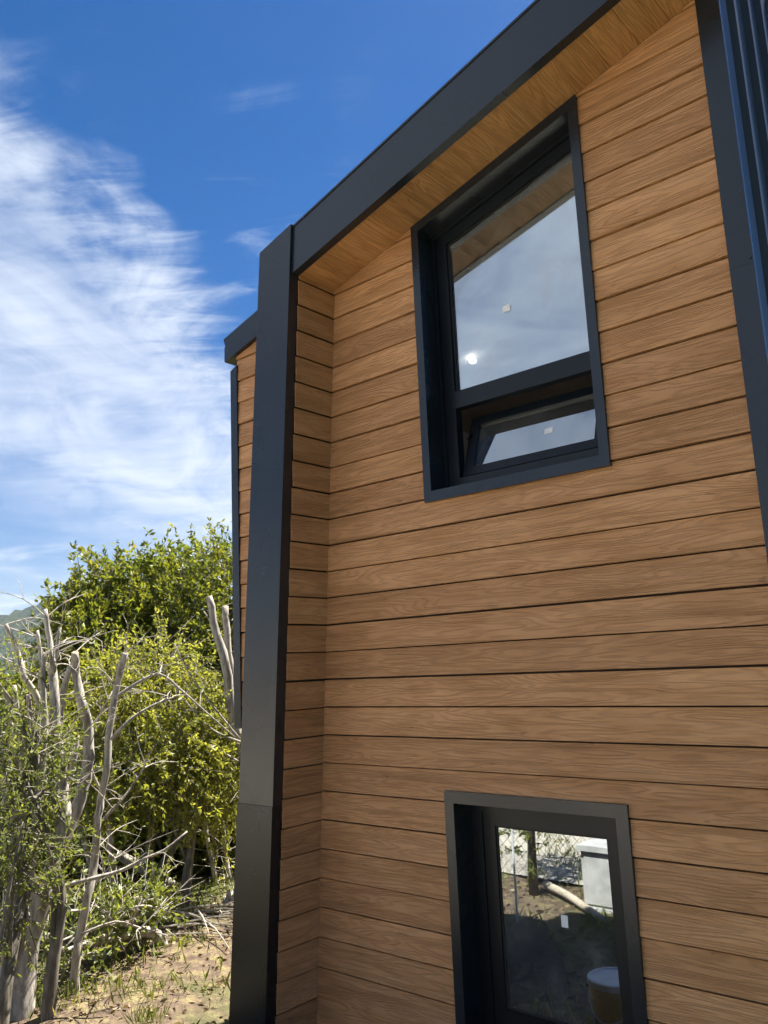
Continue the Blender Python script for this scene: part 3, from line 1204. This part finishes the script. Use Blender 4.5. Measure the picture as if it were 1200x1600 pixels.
# pollarded tree at the left edge: pale stems with sawn-off tops
D1 = 7.0
tA = thing('pollarded_tree', base_of(31, 1600, D1), 'pale many stemmed tree with sawn off tops at the left edge', 'tree', 'pollarded trees')
trunkA, pA = limb(tA, [(24, 1680), (31, 1600), (44, 1471), (73, 1376)], D1, 0.105, 0.080, 'trunk', cut=False)
pathsA = []
for pts, r0, r1 in [
    ([(71, 1380), (95, 1321), (125, 1248), (136, 1200), (139, 1145), (128, 1100), (119, 1057), (117, 1020)], 0.058, 0.031),
    ([(72, 1380), (92, 1310), (101, 1273), (97, 1229), (92, 1180), (88, 1150), (85, 1079), (81, 1040)], 0.052, 0.033),
    ([(83, 1048), (82, 1035), (77, 1000), (70, 952)], 0.026, 0.018),
    ([(84, 1045), (88, 1020), (94, 980)], 0.020, 0.012),
    ([(90, 1150), (94, 1110), (99, 1079), (110, 1042)], 0.032, 0.024),
    ([(100, 1200), (92, 1174), (79, 1152), (62, 1097), (38, 1057), (27, 1016), (9, 976)], 0.034, 0.018),
    ([(28, 1500), (40, 1413), (55, 1292), (66, 1225), (72, 1160), (84, 1100)], 0.050, 0.022),
    ([(-10, 1545), (0, 1530), (22, 1475), (33, 1405), (33, 1310), (37, 1237), (34, 1160), (22, 1071)], 0.042, 0.016),
    ([(40, 1410), (55, 1200), (48, 1130), (44, 1086)], 0.036, 0.018),
    ([(10, 1500), (12, 1360), (8, 1240), (-4, 1130)], 0.036, 0.018),
    ([(60, 1260), (58, 1160), (64, 1040), (58, 985)], 0.022, 0.012),
    ([(50, 1330), (66, 1190), (71, 1120), (66, 1062), (70, 1020)], 0.030, 0.016),
    ([(22, 1440), (20, 1300), (26, 1200), (20, 1120), (4, 1075)], 0.034, 0.016),
    ([(95, 1320), (104, 1230), (118, 1180), (124, 1150)], 0.026, 0.014),
]:
    o_, pp = limb(tA, pts, D1 + random.uniform(-0.25, 0.35), r0, r1)
    pathsA.append(pp)
rngA = np.random.default_rng(3)
o_, pp = limb(tA, [(70, 1407), (95, 1387), (139, 1374), (187, 1361), (227, 1341), (257, 1328), (293, 1299)], 7.0, 0.020, 0.007, 'branch', cut=False)
pathsA.append(pp)
twiglets(tA, pathsA, 75, 0.42, BARK, rngA, 0.45, 0.0042)

# slender sawn stem beside it
D2 = 7.3
tB = thing('pollarded_tree', base_of(117, 1600, D2), 'slender single pale stem with sawn top right of the many stemmed tree', 'tree', 'pollarded trees')
o_, pB = limb(tB, [(114, 1660), (117, 1600), (119, 1493), (126, 1457), (136, 1405), (147, 1347), (152, 1292), (158, 1248), (166, 1200), (172, 1137), (180, 1086), (187, 1053), (196, 1020)], D2, 0.036, 0.026, 'trunk')
pathsB = [pB]
for pts, r0, r1 in [
    ([(174, 1156), (202, 1126), (235, 1104), (271, 1090)], 0.016, 0.006),
    ([(180, 1090), (213, 1068), (249, 1053), (279, 1075), (312, 1104), (367, 1152)], 0.016, 0.006),
    ([(152, 1290), (190, 1250), (215, 1215), (228, 1195)], 0.014, 0.005),
    ([(140, 1390), (175, 1350), (185, 1330)], 0.010, 0.004),
    ([(160, 1240), (140, 1190), (150, 1130), (176, 1080)], 0.012, 0.005),
    ([(126, 1460), (180, 1440), (220, 1450), (262, 1462)], 0.010, 0.004),
]:
    o_, pp = limb(tB, pts, D2+random.uniform(-0.2, 0.3), r0, r1, 'branch', cut=False, n=6)
    pathsB.append(pp)
twiglets(tB, pathsB, 60, 0.42, BARK, rngA, 0.35, 0.0038)

# two sawn stems next to the house corner
D3 = 9.0
tC = thing('pollarded_tree', base_of(384, 1300, D3), 'pair of sawn pale stems rising beside the house corner trim', 'tree', 'pollarded trees')
o_, pC = limb(tC, [(392, 1420), (390, 1330), (386, 1230), (378, 1167), (361, 1104), (352, 1035), (339, 991), (326, 932)], D3, 0.075, 0.038, 'trunk')
o_, pC2 = limb(tC, [(378, 1168), (366, 1118), (361, 1057), (355, 1005), (352, 947)], D3+0.15, 0.050, 0.034)
o_, pC3 = limb(tC, [(341, 1000), (331, 975), (318, 955)], D3, 0.014, 0.007, 'branch', n=6)
twiglets(tC, [pC, pC2], 14, 0.3, BARK, rngA, 0.4, 0.003)
for pts in ([(375, 1155), (330, 1100), (300, 1060), (272, 1005)], [(378, 1160), (340, 1145), (310, 1120), (270, 1068)], [(372, 1190), (330, 1165), (296, 1150)]):
    limb(tC, pts, D3-0.2, 0.014, 0.005, 'branch', cut=False, n=6)


def bush_tree(name, px, d, lobes_px, n, per, length, leaf, lw_, mat, label, seed, up=0.5, droop=0.0, group=None, stems=3, bark=BARK_DARK, cat='tree', spread=0.9):
    """tree or tall shrub whose lobes are given as (px, py, distance, rx, ry, rz)"""
    rng = np.random.default_rng(seed)
    b0 = base_of(px, 1400, d)
    root = thing(name, b0, label, cat, group)
    lobes = []
    for (lx, ly, ld, rx, ry, rz) in lobes_px:
        c = at(lx, ly, ld)
        lobes.append((c[0], c[1], c[2], rx, ry, rz))
    for s in range(stems):
        lb = lobes[int(rng.integers(len(lobes)))]
        a = np.array(b0)+np.array([rng.uniform(-0.35, 0.35), rng.uniform(-0.35, 0.35), -0.1])
        e = np.array(lb[:3])+np.array([0, 0, 0.3*lb[5]])
        mid = a*0.5+e*0.5+np.array([rng.uniform(-.2, .2), rng.uniform(-.2, .2), 0.1])
        P_, R_ = refine([a, a*0.75+mid*0.25+np.array([0, 0, .15]), mid, e], [0.06, 0.05, 0.038, 0.012], 4)
        MB().tube(P_, R_, 8, 0, None, 0.06).build('trunk', bark, root, smooth=True)
        for bb in range(5):
            st = P_[int(rng.integers(len(P_)//3, len(P_)-1))]
            lb2 = lobes[int(rng.integers(len(lobes)))]
            dd = rng.normal(size=3); dd /= np.linalg.norm(dd)
            en = np.array(lb2[:3])+dd*np.array(lb2[3:6])*0.8
            P2, R2 = refine([st, st*0.55+en*0.45+np.array([0, 0, .12]), en], [0.022, 0.015, 0.005], 3)
            MB().tube(P2, R2, 5, 0, None, 0.0).build('branch', bark, root, smooth=True)
    foliage(root, lobes, n, per, length, leaf, lw_, mat, bark, up, droop, rng, spread=spread)
    return root


G_BACK = 'dense trees behind the sawn stems'
bush_tree('evergreen_tree', 150, 12.5, [
    (170, 1000, 12.6, 0.7, 0.9, 0.75), (137, 975, 12.4, 0.36, 0.45, 0.40), (175, 918, 12.6, 0.30, 0.4, 0.36), (205, 960, 12.7, 0.6, 0.6, 0.5),
    (160, 1120, 12.2, 0.9, 1.0, 0.8), (140, 1060, 12.0, 0.5, 0.6, 0.6), (160, 1250, 12.0, 1.2, 1.2, 0.9), (120, 1350, 11.8, 1.1, 1.1, 0.8), (173, 893, 12.5, 0.12, 0.12, 0.30), (122, 925, 12.3, 0.13, 0.13, 0.26), (150, 905, 12.6, 0.14, 0.14, 0.22), (100, 965, 12.3, 0.16, 0.16, 0.16)],
    2100, 19, 0.40, 0.085, 0.48, LEAF_DARK, 'dark evergreen with two pointed tops nearest the hill', 21, 0.75, group=G_BACK)
bush_tree('evergreen_tree', 265, 13.2, [
    (262, 985, 13.2, 1.1, 1.1, 1.0), (240, 925, 13.1, 0.55, 0.6, 0.42), (285, 920, 13.3, 0.6, 0.6, 0.42), (262, 905, 13.4, 0.4, 0.4, 0.3),
    (250, 1120, 13.0, 1.2, 1.2, 1.0), (300, 1080, 13.2, 1.1, 1.1, 0.9), (260, 1260, 12.8, 1.3, 1.2, 0.9), (290, 1370, 12.6, 1.3, 1.2, 0.7), (215, 895, 13.0, 0.14, 0.14, 0.26), (266, 885, 13.2, 0.14, 0.14, 0.32), (300, 890, 13.1, 0.16, 0.16, 0.26), (240, 890, 13.0, 0.12, 0.12, 0.2)],
    2400, 19, 0.40, 0.085, 0.48, LEAF_DARK, 'tallest dense dark green tree in the middle of the tree line', 22, 0.75, group=G_BACK)
bush_tree('evergreen_tree', 365, 12.0, [
    (365, 960, 12.2, 1.0, 1.0, 0.9), (340, 915, 12.1, 0.45, 0.5, 0.42), (372, 890, 12.4, 0.5, 0.5, 0.4), (350, 1080, 12.0, 1.0, 1.0, 0.9),
    (400, 1060, 12.0, 1.2, 1.0, 1.1), (360, 1230, 12.0, 1.2, 1.1, 0.9), (400, 1360, 11.8, 1.2, 1.1, 0.8)],
    2000, 19, 0.42, 0.080, 0.40, LEAF_DARK, 'dense green tree rising against the house corner trim', 23, 0.85, group=G_BACK)
bush_tree('evergreen_tree', 25, 11.5, [
    (20, 1150, 11.5, 0.9, 0.9, 0.50), (70, 1130, 11.6, 0.5, 0.6, 0.4), (-40, 1140, 11.4, 0.9, 0.9, 0.55), (20, 1210, 11.2, 1.2, 1.1, 0.8),
    (40, 1340, 11.0, 1.2, 1.1, 0.8)],
    1900, 20, 0.32, 0.080, 0.45, LEAF_DARK, 'low dark green tree below the hill at the left edge', 24, 0.6, group=G_BACK)
bush_tree('arching_shrub', 250, 9.4, [
    (235, 1110, 9.4, 0.70, 0.7, 0.62), (200, 1060, 9.6, 0.45, 0.5, 0.42), (285, 1150, 9.3, 0.62, 0.6, 0.50), (240, 1190, 9.1, 0.75, 0.7, 0.42),
    (325, 1190, 9.2, 0.45, 0.5, 0.42), (335, 1100, 9.6, 0.35, 0.4, 0.35), (175, 1150, 9.3, 0.4, 0.4, 0.4), (345, 1260, 9.1, 0.3, 0.4, 0.30), (262, 1045, 9.8, 0.35, 0.4, 0.35)],
    1550, 20, 0.40, 0.052, 0.42, LEAF_LIGHT, 'light yellow green shrub with arching sprays in the middle', 31, 0.1, 0.9, None, 4, BARK_MID, 'shrub')
bush_tree('leafy_shrub', 20, 6.6, [
    (15, 1190, 6.6, 0.28, 0.35, 0.40), (40, 1240, 6.7, 0.26, 0.3, 0.30), (0, 1300, 6.5, 0.26, 0.3, 0.30), (55, 1310, 6.6, 0.20, 0.3, 0.28), (25, 1090, 6.8, 0.20, 0.25, 0.25),
    (10, 1400, 6.5, 0.22, 0.3, 0.30), (55, 1180, 6.8, 0.2, 0.2, 0.25)],
    430, 15, 0.28, 0.042, 0.34, LEAF_MID, 'grey green small leaved shrub tangled in the stems at the left edge', 32, 0.3, 0.3, None, 3, BARK_MID, 'shrub')
bush_tree('sapling', 210, 8.0, [
    (200, 1420, 8.0, 0.22, 0.3, 0.20), (240, 1430, 8.0, 0.18, 0.2, 0.16), (170, 1440, 7.8, 0.20, 0.2, 0.20), (232, 1395, 8.1, 0.15, 0.2, 0.12), (110, 1450, 7.7, 0.26, 0.3, 0.22), (95, 1500, 7.4, 0.2, 0.2, 0.2)],
    240, 11, 0.26, 0.050, 0.58, LEAF_MID, 'low sapling with round fresh leaves in front of the dark hollow', 33, 0.3, 0.2, None, 3, BARK, 'shrub')
bush_tree('low_scrub', 350, 9.2, [
    (350, 1440, 9.2, 0.30, 0.3, 0.20), (325, 1450, 9.4, 0.3, 0.3, 0.16), (368, 1420, 9.0, 0.25, 0.3, 0.22)],
    160, 14, 0.22, 0.032, 0.30, LEAF_MID, 'low dusty scrub at the foot of the dark post', 34, 0.4, 0.2, None, 2, BARK, 'shrub')
# thick dark growth behind, closing the hollow under the canopy
bush_tree('evergreen_tree', 250, 16.0, [
    (120, 1260, 16, 1.6, 1.2, 1.2), (220, 1250, 16.2, 1.6, 1.2, 1.3), (320, 1250, 16.2, 1.6, 1.2, 1.3), (400, 1240, 16, 1.6, 1.2, 1.3),
    (140, 1120, 16.5, 1.5, 1.2, 1.2), (260, 1100, 16.5, 1.6, 1.2, 1.3), (380, 1100, 16.5, 1.6, 1.2, 1.3), (20, 1250, 16, 1.6, 1.2, 1.2)],
    2600, 16, 0.5, 0.14, 0.55, LEAF_DARK, 'thick dark growth glimpsed deep behind the trunks', 25, 0.4, group=G_BACK, stems=4)

bush_tree('evergreen_tree', 300, 11.2, [
    (190, 1350, 11.4, 0.8, 0.6, 0.55), (260, 1350, 11.3, 0.9, 0.6, 0.6), (330, 1345, 11.2, 0.9, 0.6, 0.6), (390, 1350, 11.2, 0.8, 0.6, 0.6),
    (230, 1275, 11.2, 0.9, 0.7, 0.5), (310, 1265, 11.1, 0.9, 0.7, 0.5), (380, 1270, 11.0, 0.8, 0.6, 0.5)],
    2300, 16, 0.36, 0.085, 0.5, LEAF_DARK, 'shaded undergrowth filling the dark hollow under the trees', 26, 0.3, group=G_BACK, stems=5)

# slim trunks inside the hollow
for i, (pts, d, r0, r1, lab) in enumerate([
    ([(187, 1492), (182, 1440), (176, 1383), (172, 1300), (160, 1200)], 9.0, 0.042, 0.028, 'straight grey trunk standing at the left of the dark hollow'),
    ([(178, 1488), (160, 1430), (150, 1398), (136, 1330), (110, 1240)], 9.1, 0.036, 0.022, 'leaning grey trunk joined low to the straight grey trunk'),
    ([(348, 1430), (340, 1390), (331, 1345), (322, 1300), (318, 1250), (300, 1180)], 9.8, 0.032, 0.020, 'slim lit trunk on the right of the dark hollow'),
    ([(364, 1410), (358, 1370), (352, 1325), (345, 1260), (338, 1190)], 10.0, 0.028, 0.018, 'thin trunk between the slim lit trunk and the post')]):
    root = thing('slim_tree', base_of(*pts[0], d), lab, 'tree', 'slim trunks in the hollow')
    P0 = [np.array(root.location)-np.array([0, 0, 0.05])]
    w = px_path(pts, d, 0.04)
    P_, R_ = refine(P0+w[1:], lin_rad(len(pts), r0, r1))
    MB().tube(P_, R_, 8, 0, None, 0.06).build('trunk', BARK, root, smooth=True)
    rg = np.random.default_rng(60+i)
    twiglets(root, [P_], 18, 0.5, BARK, rg, 0.2, 0.004)
    tip = P_[-1]
    foliage(root, [(tip[0], tip[1], tip[2], 0.5, 0.5, 0.4)], 130, 16, 0.3, 0.055, 0.45, LEAF_MID, BARK, 0.2, 0.4, rg, name='crown')

# fallen limb lying slanted in the hollow
fl = thing('fallen_limb', base_of(304, 1409, 10.2), 'pale fallen limb slanting through the dark hollow', 'log')
limb(fl, [(186, 1335), (205, 1347), (250, 1372), (304, 1409), (318, 1425)], 10.0, 0.050, 0.065, 'limb')
br = thing('brush_pile', base_of(355, 1480, 8.2), 'small pile of dry cut branches beside the dark post', 'branches')
rb = np.random.default_rng(77)
bc = np.array(br.location)
for k in range(26):
    a = rb.uniform(-0.6, 0.9)
    c0 = bc + np.array([rb.uniform(-0.6, 0.3), rb.uniform(-0.25, 0.45), 0.03+0.12*rb.random()])
    dv_ = np.array([math.cos(a), math.sin(a), rb.uniform(-0.1, 0.18)])*rb.uniform(0.2, 0.55)
    P_, R_ = refine([c0-dv_, c0+np.array([0, 0, 0.04]), c0+dv_], [0.010, 0.008, 0.003], 2)
    MB().tube(P_, R_, 5, 0).build('branch', BARK, br)

# grass, litter and dry twigs on the ground
rg = np.random.default_rng(91)
n = 60000
gxp = rg.uniform(-6.5, 3.5, n)
gyp = rg.uniform(-6.5, 5.5, n)
clump = np.sin(gxp*2.3+1)*np.cos(gyp*1.9) + 0.6*np.sin(gxp*5.1-gyp*4.3) + rg.normal(size=n)*0.5
ok = (clump > 0.35) & ~((gxp > -0.5) & (gxp < 2.95) & (gyp > -0.1))
gp_ = np.stack([gxp[ok], gyp[ok], ground_h(gxp[ok], gyp[ok])-0.005], 1)
dr = rg.normal(size=gp_.shape)*0.45
dr[:, 2] = 1.0
Lg = 0.05+0.11*rg.random(len(gp_))**2
leaf_mesh('grass', gp_, dr, Lg, Lg*0.09+0.003, GRASS, None, np.clip(rg.random(len(gp_))**0.8, 0, 1), rg, 0.1)
tag(bpy.data.objects['grass'], 'thin patchy grass and straw on the bare ground', 'grass')
n = 16000
gxp = rg.uniform(-7.5, 3.0, n)
gyp = rg.uniform(-6.0, 6.0, n)
ok = ~((gxp > -0.5) & (gxp < 2.95) & (gyp > -0.1))
gp_ = np.stack([gxp[ok], gyp[ok], ground_h(gxp[ok], gyp[ok])+0.006], 1)
dr = rg.normal(size=gp_.shape)
dr[:, 2] = np.abs(dr[:, 2])*0.15
Lg = 0.02+0.05*rg.random(len(gp_))
lo = leaf_mesh('leaf_litter', gp_, dr, Lg, Lg*0.45, LITTER, None, None, rg, 0.15)
tag(lo, 'dry fallen leaves and chips scattered over the soil', 'leaf litter')
# one green tuft standing out in the sunny patch
tf = on_ground(232, 1590, GZ)
rt_ = np.random.default_rng(5)
tp = np.tile(np.array([tf[0], tf[1], float(ground_h(tf[0], tf[1]))]), (90, 1)) + np.c_[rt_.normal(size=(90, 2))*0.06, np.zeros(90)]
td = rt_.normal(size=(90, 3))*0.35
td[:, 2] = 1
tl_ = 0.10+0.10*rt_.random(90)
tu = leaf_mesh('grass_tuft', tp, td, tl_, np.full(90, 0.007), GRASS, None, 0.3+0.5*rt_.random(90), rt_, 0.1)
tag(tu, 'bright green tuft of grass at the bottom of the sunny patch', 'grass')

# ------------------------------------------------------------------ the yard mirrored in the lower window
PALE = mat_simple('pale_gravel', (0.46, 0.41, 0.33), 0.95, 0.22, 25, 0.01)
CONC = mat_simple('grey_concrete', (0.46, 0.45, 0.42), 0.85, 0.2, 6, 0.003)
YELLOW = mat_simple('yellow_plastic', (0.55, 0.36, 0.03), 0.4, 0.08, 9, 0.0005)
MAROON = mat_simple('maroon_print', (0.12, 0.012, 0.02), 0.5, 0.1)
WHITE = mat_simple('white_plastic', (0.72, 0.73, 0.74), 0.45, 0.08, 12, 0.0005)
WIRE = mat_simple('galvanised_wire', (0.16, 0.16, 0.15), 0.45, 0.1)
SOIL = mat_simple('dark_soil', (0.040, 0.030, 0.024), 0.95, 0.4, 14, 0.03)
TIMBER = mat_simple('bleached_timber', (0.48, 0.41, 0.31), 0.85, 0.2, 20)

rv, rf = [], []
xs = np.linspace(-90, 4, 141)  # runs on past the mirrored strip, widened to bounce light onto the wall
ys = np.concatenate([np.linspace(-22, -14, 5), np.linspace(-12, -4.0, 12)])
for yy in ys:
    for xx in xs:
        rv.append((xx, yy+0.05*math.sin(xx*1.7), float(ground_h(xx, yy))+0.03))
nx = len(xs)
rf = [(j*nx+i, j*nx+i+1, (j+1)*nx+i+1, (j+1)*nx+i) for j in range(len(ys)-1) for i in range(nx-1)]
kind(mesh_obj('road', rv, rf, PALE, smooth=True), 'structure')

fence = thing('chain_link_fence', (0, -4.05, GZ), 'wire mesh fence reflected in the lower window', 'fence')
mb = MB()
FX0, FX1, FY, FZ0, FZ1 = -5.0, 1.8, -4.05, GZ+0.05, GZ+1.55
stp = 0.115
i = FX0-(FZ1-FZ0)
while i < FX1:
    for sgn in (1, -1):
        a = (i, FZ0 if sgn > 0 else FZ1)
        b = (i+(FZ1-FZ0), FZ1 if sgn > 0 else FZ0)
        if a[0] < FX0:
            s = (FX0-a[0])/(b[0]-a[0]); a = (FX0, a[1]+(b[1]-a[1])*s)
        if b[0] > FX1:
            s = (FX1-a[0])/(b[0]-a[0]); b = (FX1, a[1]+(b[1]-a[1])*s)
        if b[0] > a[0]:
            mb.tube([(a[0], FY+0.004*sgn, a[1]), (b[0], FY+0.004*sgn, b[1])], 0.0030, 3)
    i += stp
kind(mb.build('wire_mesh', WIRE, fence), 'stuff')
for xx in (-5.0, -2.7, -0.4, 1.8):
    MB().tube([(xx, FY-0.03, GZ-0.1), (xx, FY-0.03, FZ1+0.06)], 0.022, 10).build('fence_post', WIRE, fence, smooth=True)
MB().tube([(FX0, FY, FZ1), (FX1, FY, FZ1)], 0.008, 6).build('top_wire', WIRE, fence)

cab = thing('utility_cabinet', (0.0, -3.6, GZ), 'pale grey box cabinet reflected in the lower window', 'cabinet')
CX0, CX1, CY0, CY1 = -0.28, 0.20, -3.72, -3.30
mb = MB()
mb.box((CX0+0.01, CY0+0.01, GZ-0.05), (CX1-0.01, CY1-0.012, GZ+0.05))
mb.build('plinth', CONC, cab)
mb = MB()
mb.box((CX0+0.02, CY0+0.02, GZ+0.05), (CX1-0.02, CY1-0.02, GZ+0.55))
mb.build('body', CONC, cab)
mb = MB()
mb.box((CX0+0.05, CY1-0.0195, GZ+0.08), (CX1-0.05, CY1-0.010, GZ+0.52))
dd = mb.build('door', CONC, cab)
mb = MB()
mb.prism([(CX0-0.02, GZ+0.5505), (CX1+0.02, GZ+0.5505), (CX1, GZ+0.60), (CX0, GZ+0.60)], CY0-0.02, CY1+0.02)
mb.build('cap', CONC, cab)
mb = MB()
mb.box((CX1-0.09, CY1-0.0095, GZ+0.28), (CX1-0.075, CY1+0.008, GZ+0.35))
mb.build('handle', WIRE, dd)

bkp = (1.24, -0.87)
bk = thing('bucket', (bkp[0], bkp[1], GZ), 'yellow plastic bucket with white lid reflected in the lower window', 'bucket')
def lathe(prof_, cx, cy, n=32):
    vs2, fs2 = [], []
    for r_, z_ in prof_:
        for k in range(n):
            a = 2*math.pi*k/n
            vs2.append((cx+r_*math.cos(a), cy+r_*math.sin(a), z_))
    for j in range(len(prof_)-1):
        for k in range(n):
            fs2.append((j*n+k, j*n+(k+1) % n, (j+1)*n+(k+1) % n, (j+1)*n+k))
    fs2.append(tuple(range(n))[::-1])
    fs2.append(tuple((len(prof_)-1)*n+k for k in range(n)))
    return vs2, fs2


gzb = float(ground_h(*bkp))
v_, f_ = lathe([(0.125, gzb), (0.150, gzb+0.26), (0.156, gzb+0.262), (0.156, gzb+0.275), (0.151, gzb+0.277), (0.153, gzb+0.30), (0.158, gzb+0.302), (0.158, gzb+0.315), (0.154, gzb+0.317), (0.155, gzb+0.345)], *bkp)
bb_ = mesh_obj('body', v_, f_, YELLOW, bk, smooth=False)
v_, f_ = lathe([(0.163, gzb+0.335), (0.166, gzb+0.340), (0.166, gzb+0.368), (0.160, gzb+0.374), (0.148, gzb+0.374), (0.145, gzb+0.366)], *bkp)
mesh_obj('lid', v_, f_, WHITE, bk)
mb = MB()
hp = [(bkp[0]+0.160*math.cos(a), bkp[1]+0.160*math.sin(a), gzb+0.30-0.14*math.sin((a-0.2)/(math.pi-0.4)*math.pi) if 0.2 < a < math.pi-0.2 else gzb+0.30) for a in np.linspace(0.2, math.pi-0.2, 14)]
mb.tube(hp, 0.004, 6)
mb.build('handle', WHITE, bk, smooth=True)
mb = MB()
for a in np.linspace(math.pi*0.15, math.pi*0.95, 5):
    zc_ = gzb+0.14
    rr = 0.1405
    pv = []
    for k in range(14):
        an = 2*math.pi*k/14
        aa = a+0.16*math.cos(an)
        z_ = zc_+0.024*math.sin(an)
        rz = 0.125+0.025*(z_-gzb)/0.26+0.0025
        pv.append((bkp[0]+rz*math.cos(aa), bkp[1]+rz*math.sin(aa), z_))
    mb.add(pv, [tuple(range(14))])
mb.build('printed_emblem', MAROON, bk)

bush_tree_m = thing('columnar_shrub', (-0.95, -3.55, GZ), 'dark leafy column reflected at the left of the lower window', 'shrub')
MB().tube([(-0.95, -3.55, GZ-0.05), (-0.93, -3.56, GZ+0.9), (-0.95, -3.52, GZ+2.0)], [0.05, 0.04, 0.015], 8).build('trunk', BARK_DARK, bush_tree_m, smooth=True)
foliage(bush_tree_m, [(-0.95, -3.55, GZ+0.75, 0.18, 0.2, 0.6), (-0.97, -3.55, GZ+1.5, 0.28, 0.3, 0.6), (-1.05, -3.5, GZ+2.2, 0.4, 0.4, 0.6)], 420, 16, 0.2, 0.045, 0.4, LEAF_DARK, BARK_DARK, 0.3, 0.3, np.random.default_rng(41))
st_ = MB().tube([(-0.50, -2.52, GZ-0.1), (-0.49, -2.52, GZ+1.25)], 0.010, 8).build('stake', WHITE)  # whitened so it reads sunlit while standing in the house's shadow
tag(st_, 'thin pale stake reflected at the left of the lower window', 'stake')
a_, b_ = Vector((-0.95, -3.80, GZ+0.05)), Vector((0.05, -3.05, GZ+0.05))
P_, R_ = refine([a_, a_.lerp(b_, 0.4)+Vector((0, 0, 0.02)), b_], [0.045, 0.04, 0.03], 4)
lg = MB().tube(P_, R_, 8, 0, None, 0.1).build('log', TIMBER, smooth=True)
tag(lg, 'bleached log lying by the cabinet in the window reflection', 'log')
sv, sf = [], []
for j in range(9):
    for i in range(21):
        u_, w_ = i/20, j/8
        cx_ = -0.55+1.05*u_; cy_ = -2.65+1.5*u_
        ox_, oy_ = 0.82*(w_-0.5)*0.55, -0.57*(w_-0.5)*0.55
        hh = 0.16*math.sin(math.pi*w_)*math.sin(math.pi*min(1, u_*1.02))**0.5 + 0.02*random.random()
        sv.append((cx_+ox_, cy_+oy_, GZ-0.02+hh))
sf = [(j*21+i, j*21+i+1, (j+1)*21+i+1, (j+1)*21+i) for j in range(8) for i in range(20)]
sm_ = mesh_obj('soil_heap', sv, sf, SOIL, smooth=True)
tag(sm_, 'long low heap of dark soil reflected in the lower window', 'soil')

# ------------------------------------------------------------------ thin air haze over the valley
mt_, t_, o_ = new_mat('valley_haze')
pv_ = t_.nodes.new('ShaderNodeVolumePrincipled')
pv_.inputs['Color'].default_value = (0.80, 0.88, 1.0, 1)
pv_.inputs['Density'].default_value = 0.00011
pv_.inputs['Anisotropy'].default_value = 0.0
t_.links.new(pv_.outputs[0], o_.inputs['Volume'])
hz = MB().box((-5400, -5400, -12), (5400, 5400, 200)).build('haze', mt_)
kind(hz, 'stuff')
tag(hz, 'thin blue haze lying over the valley and hill', 'haze')
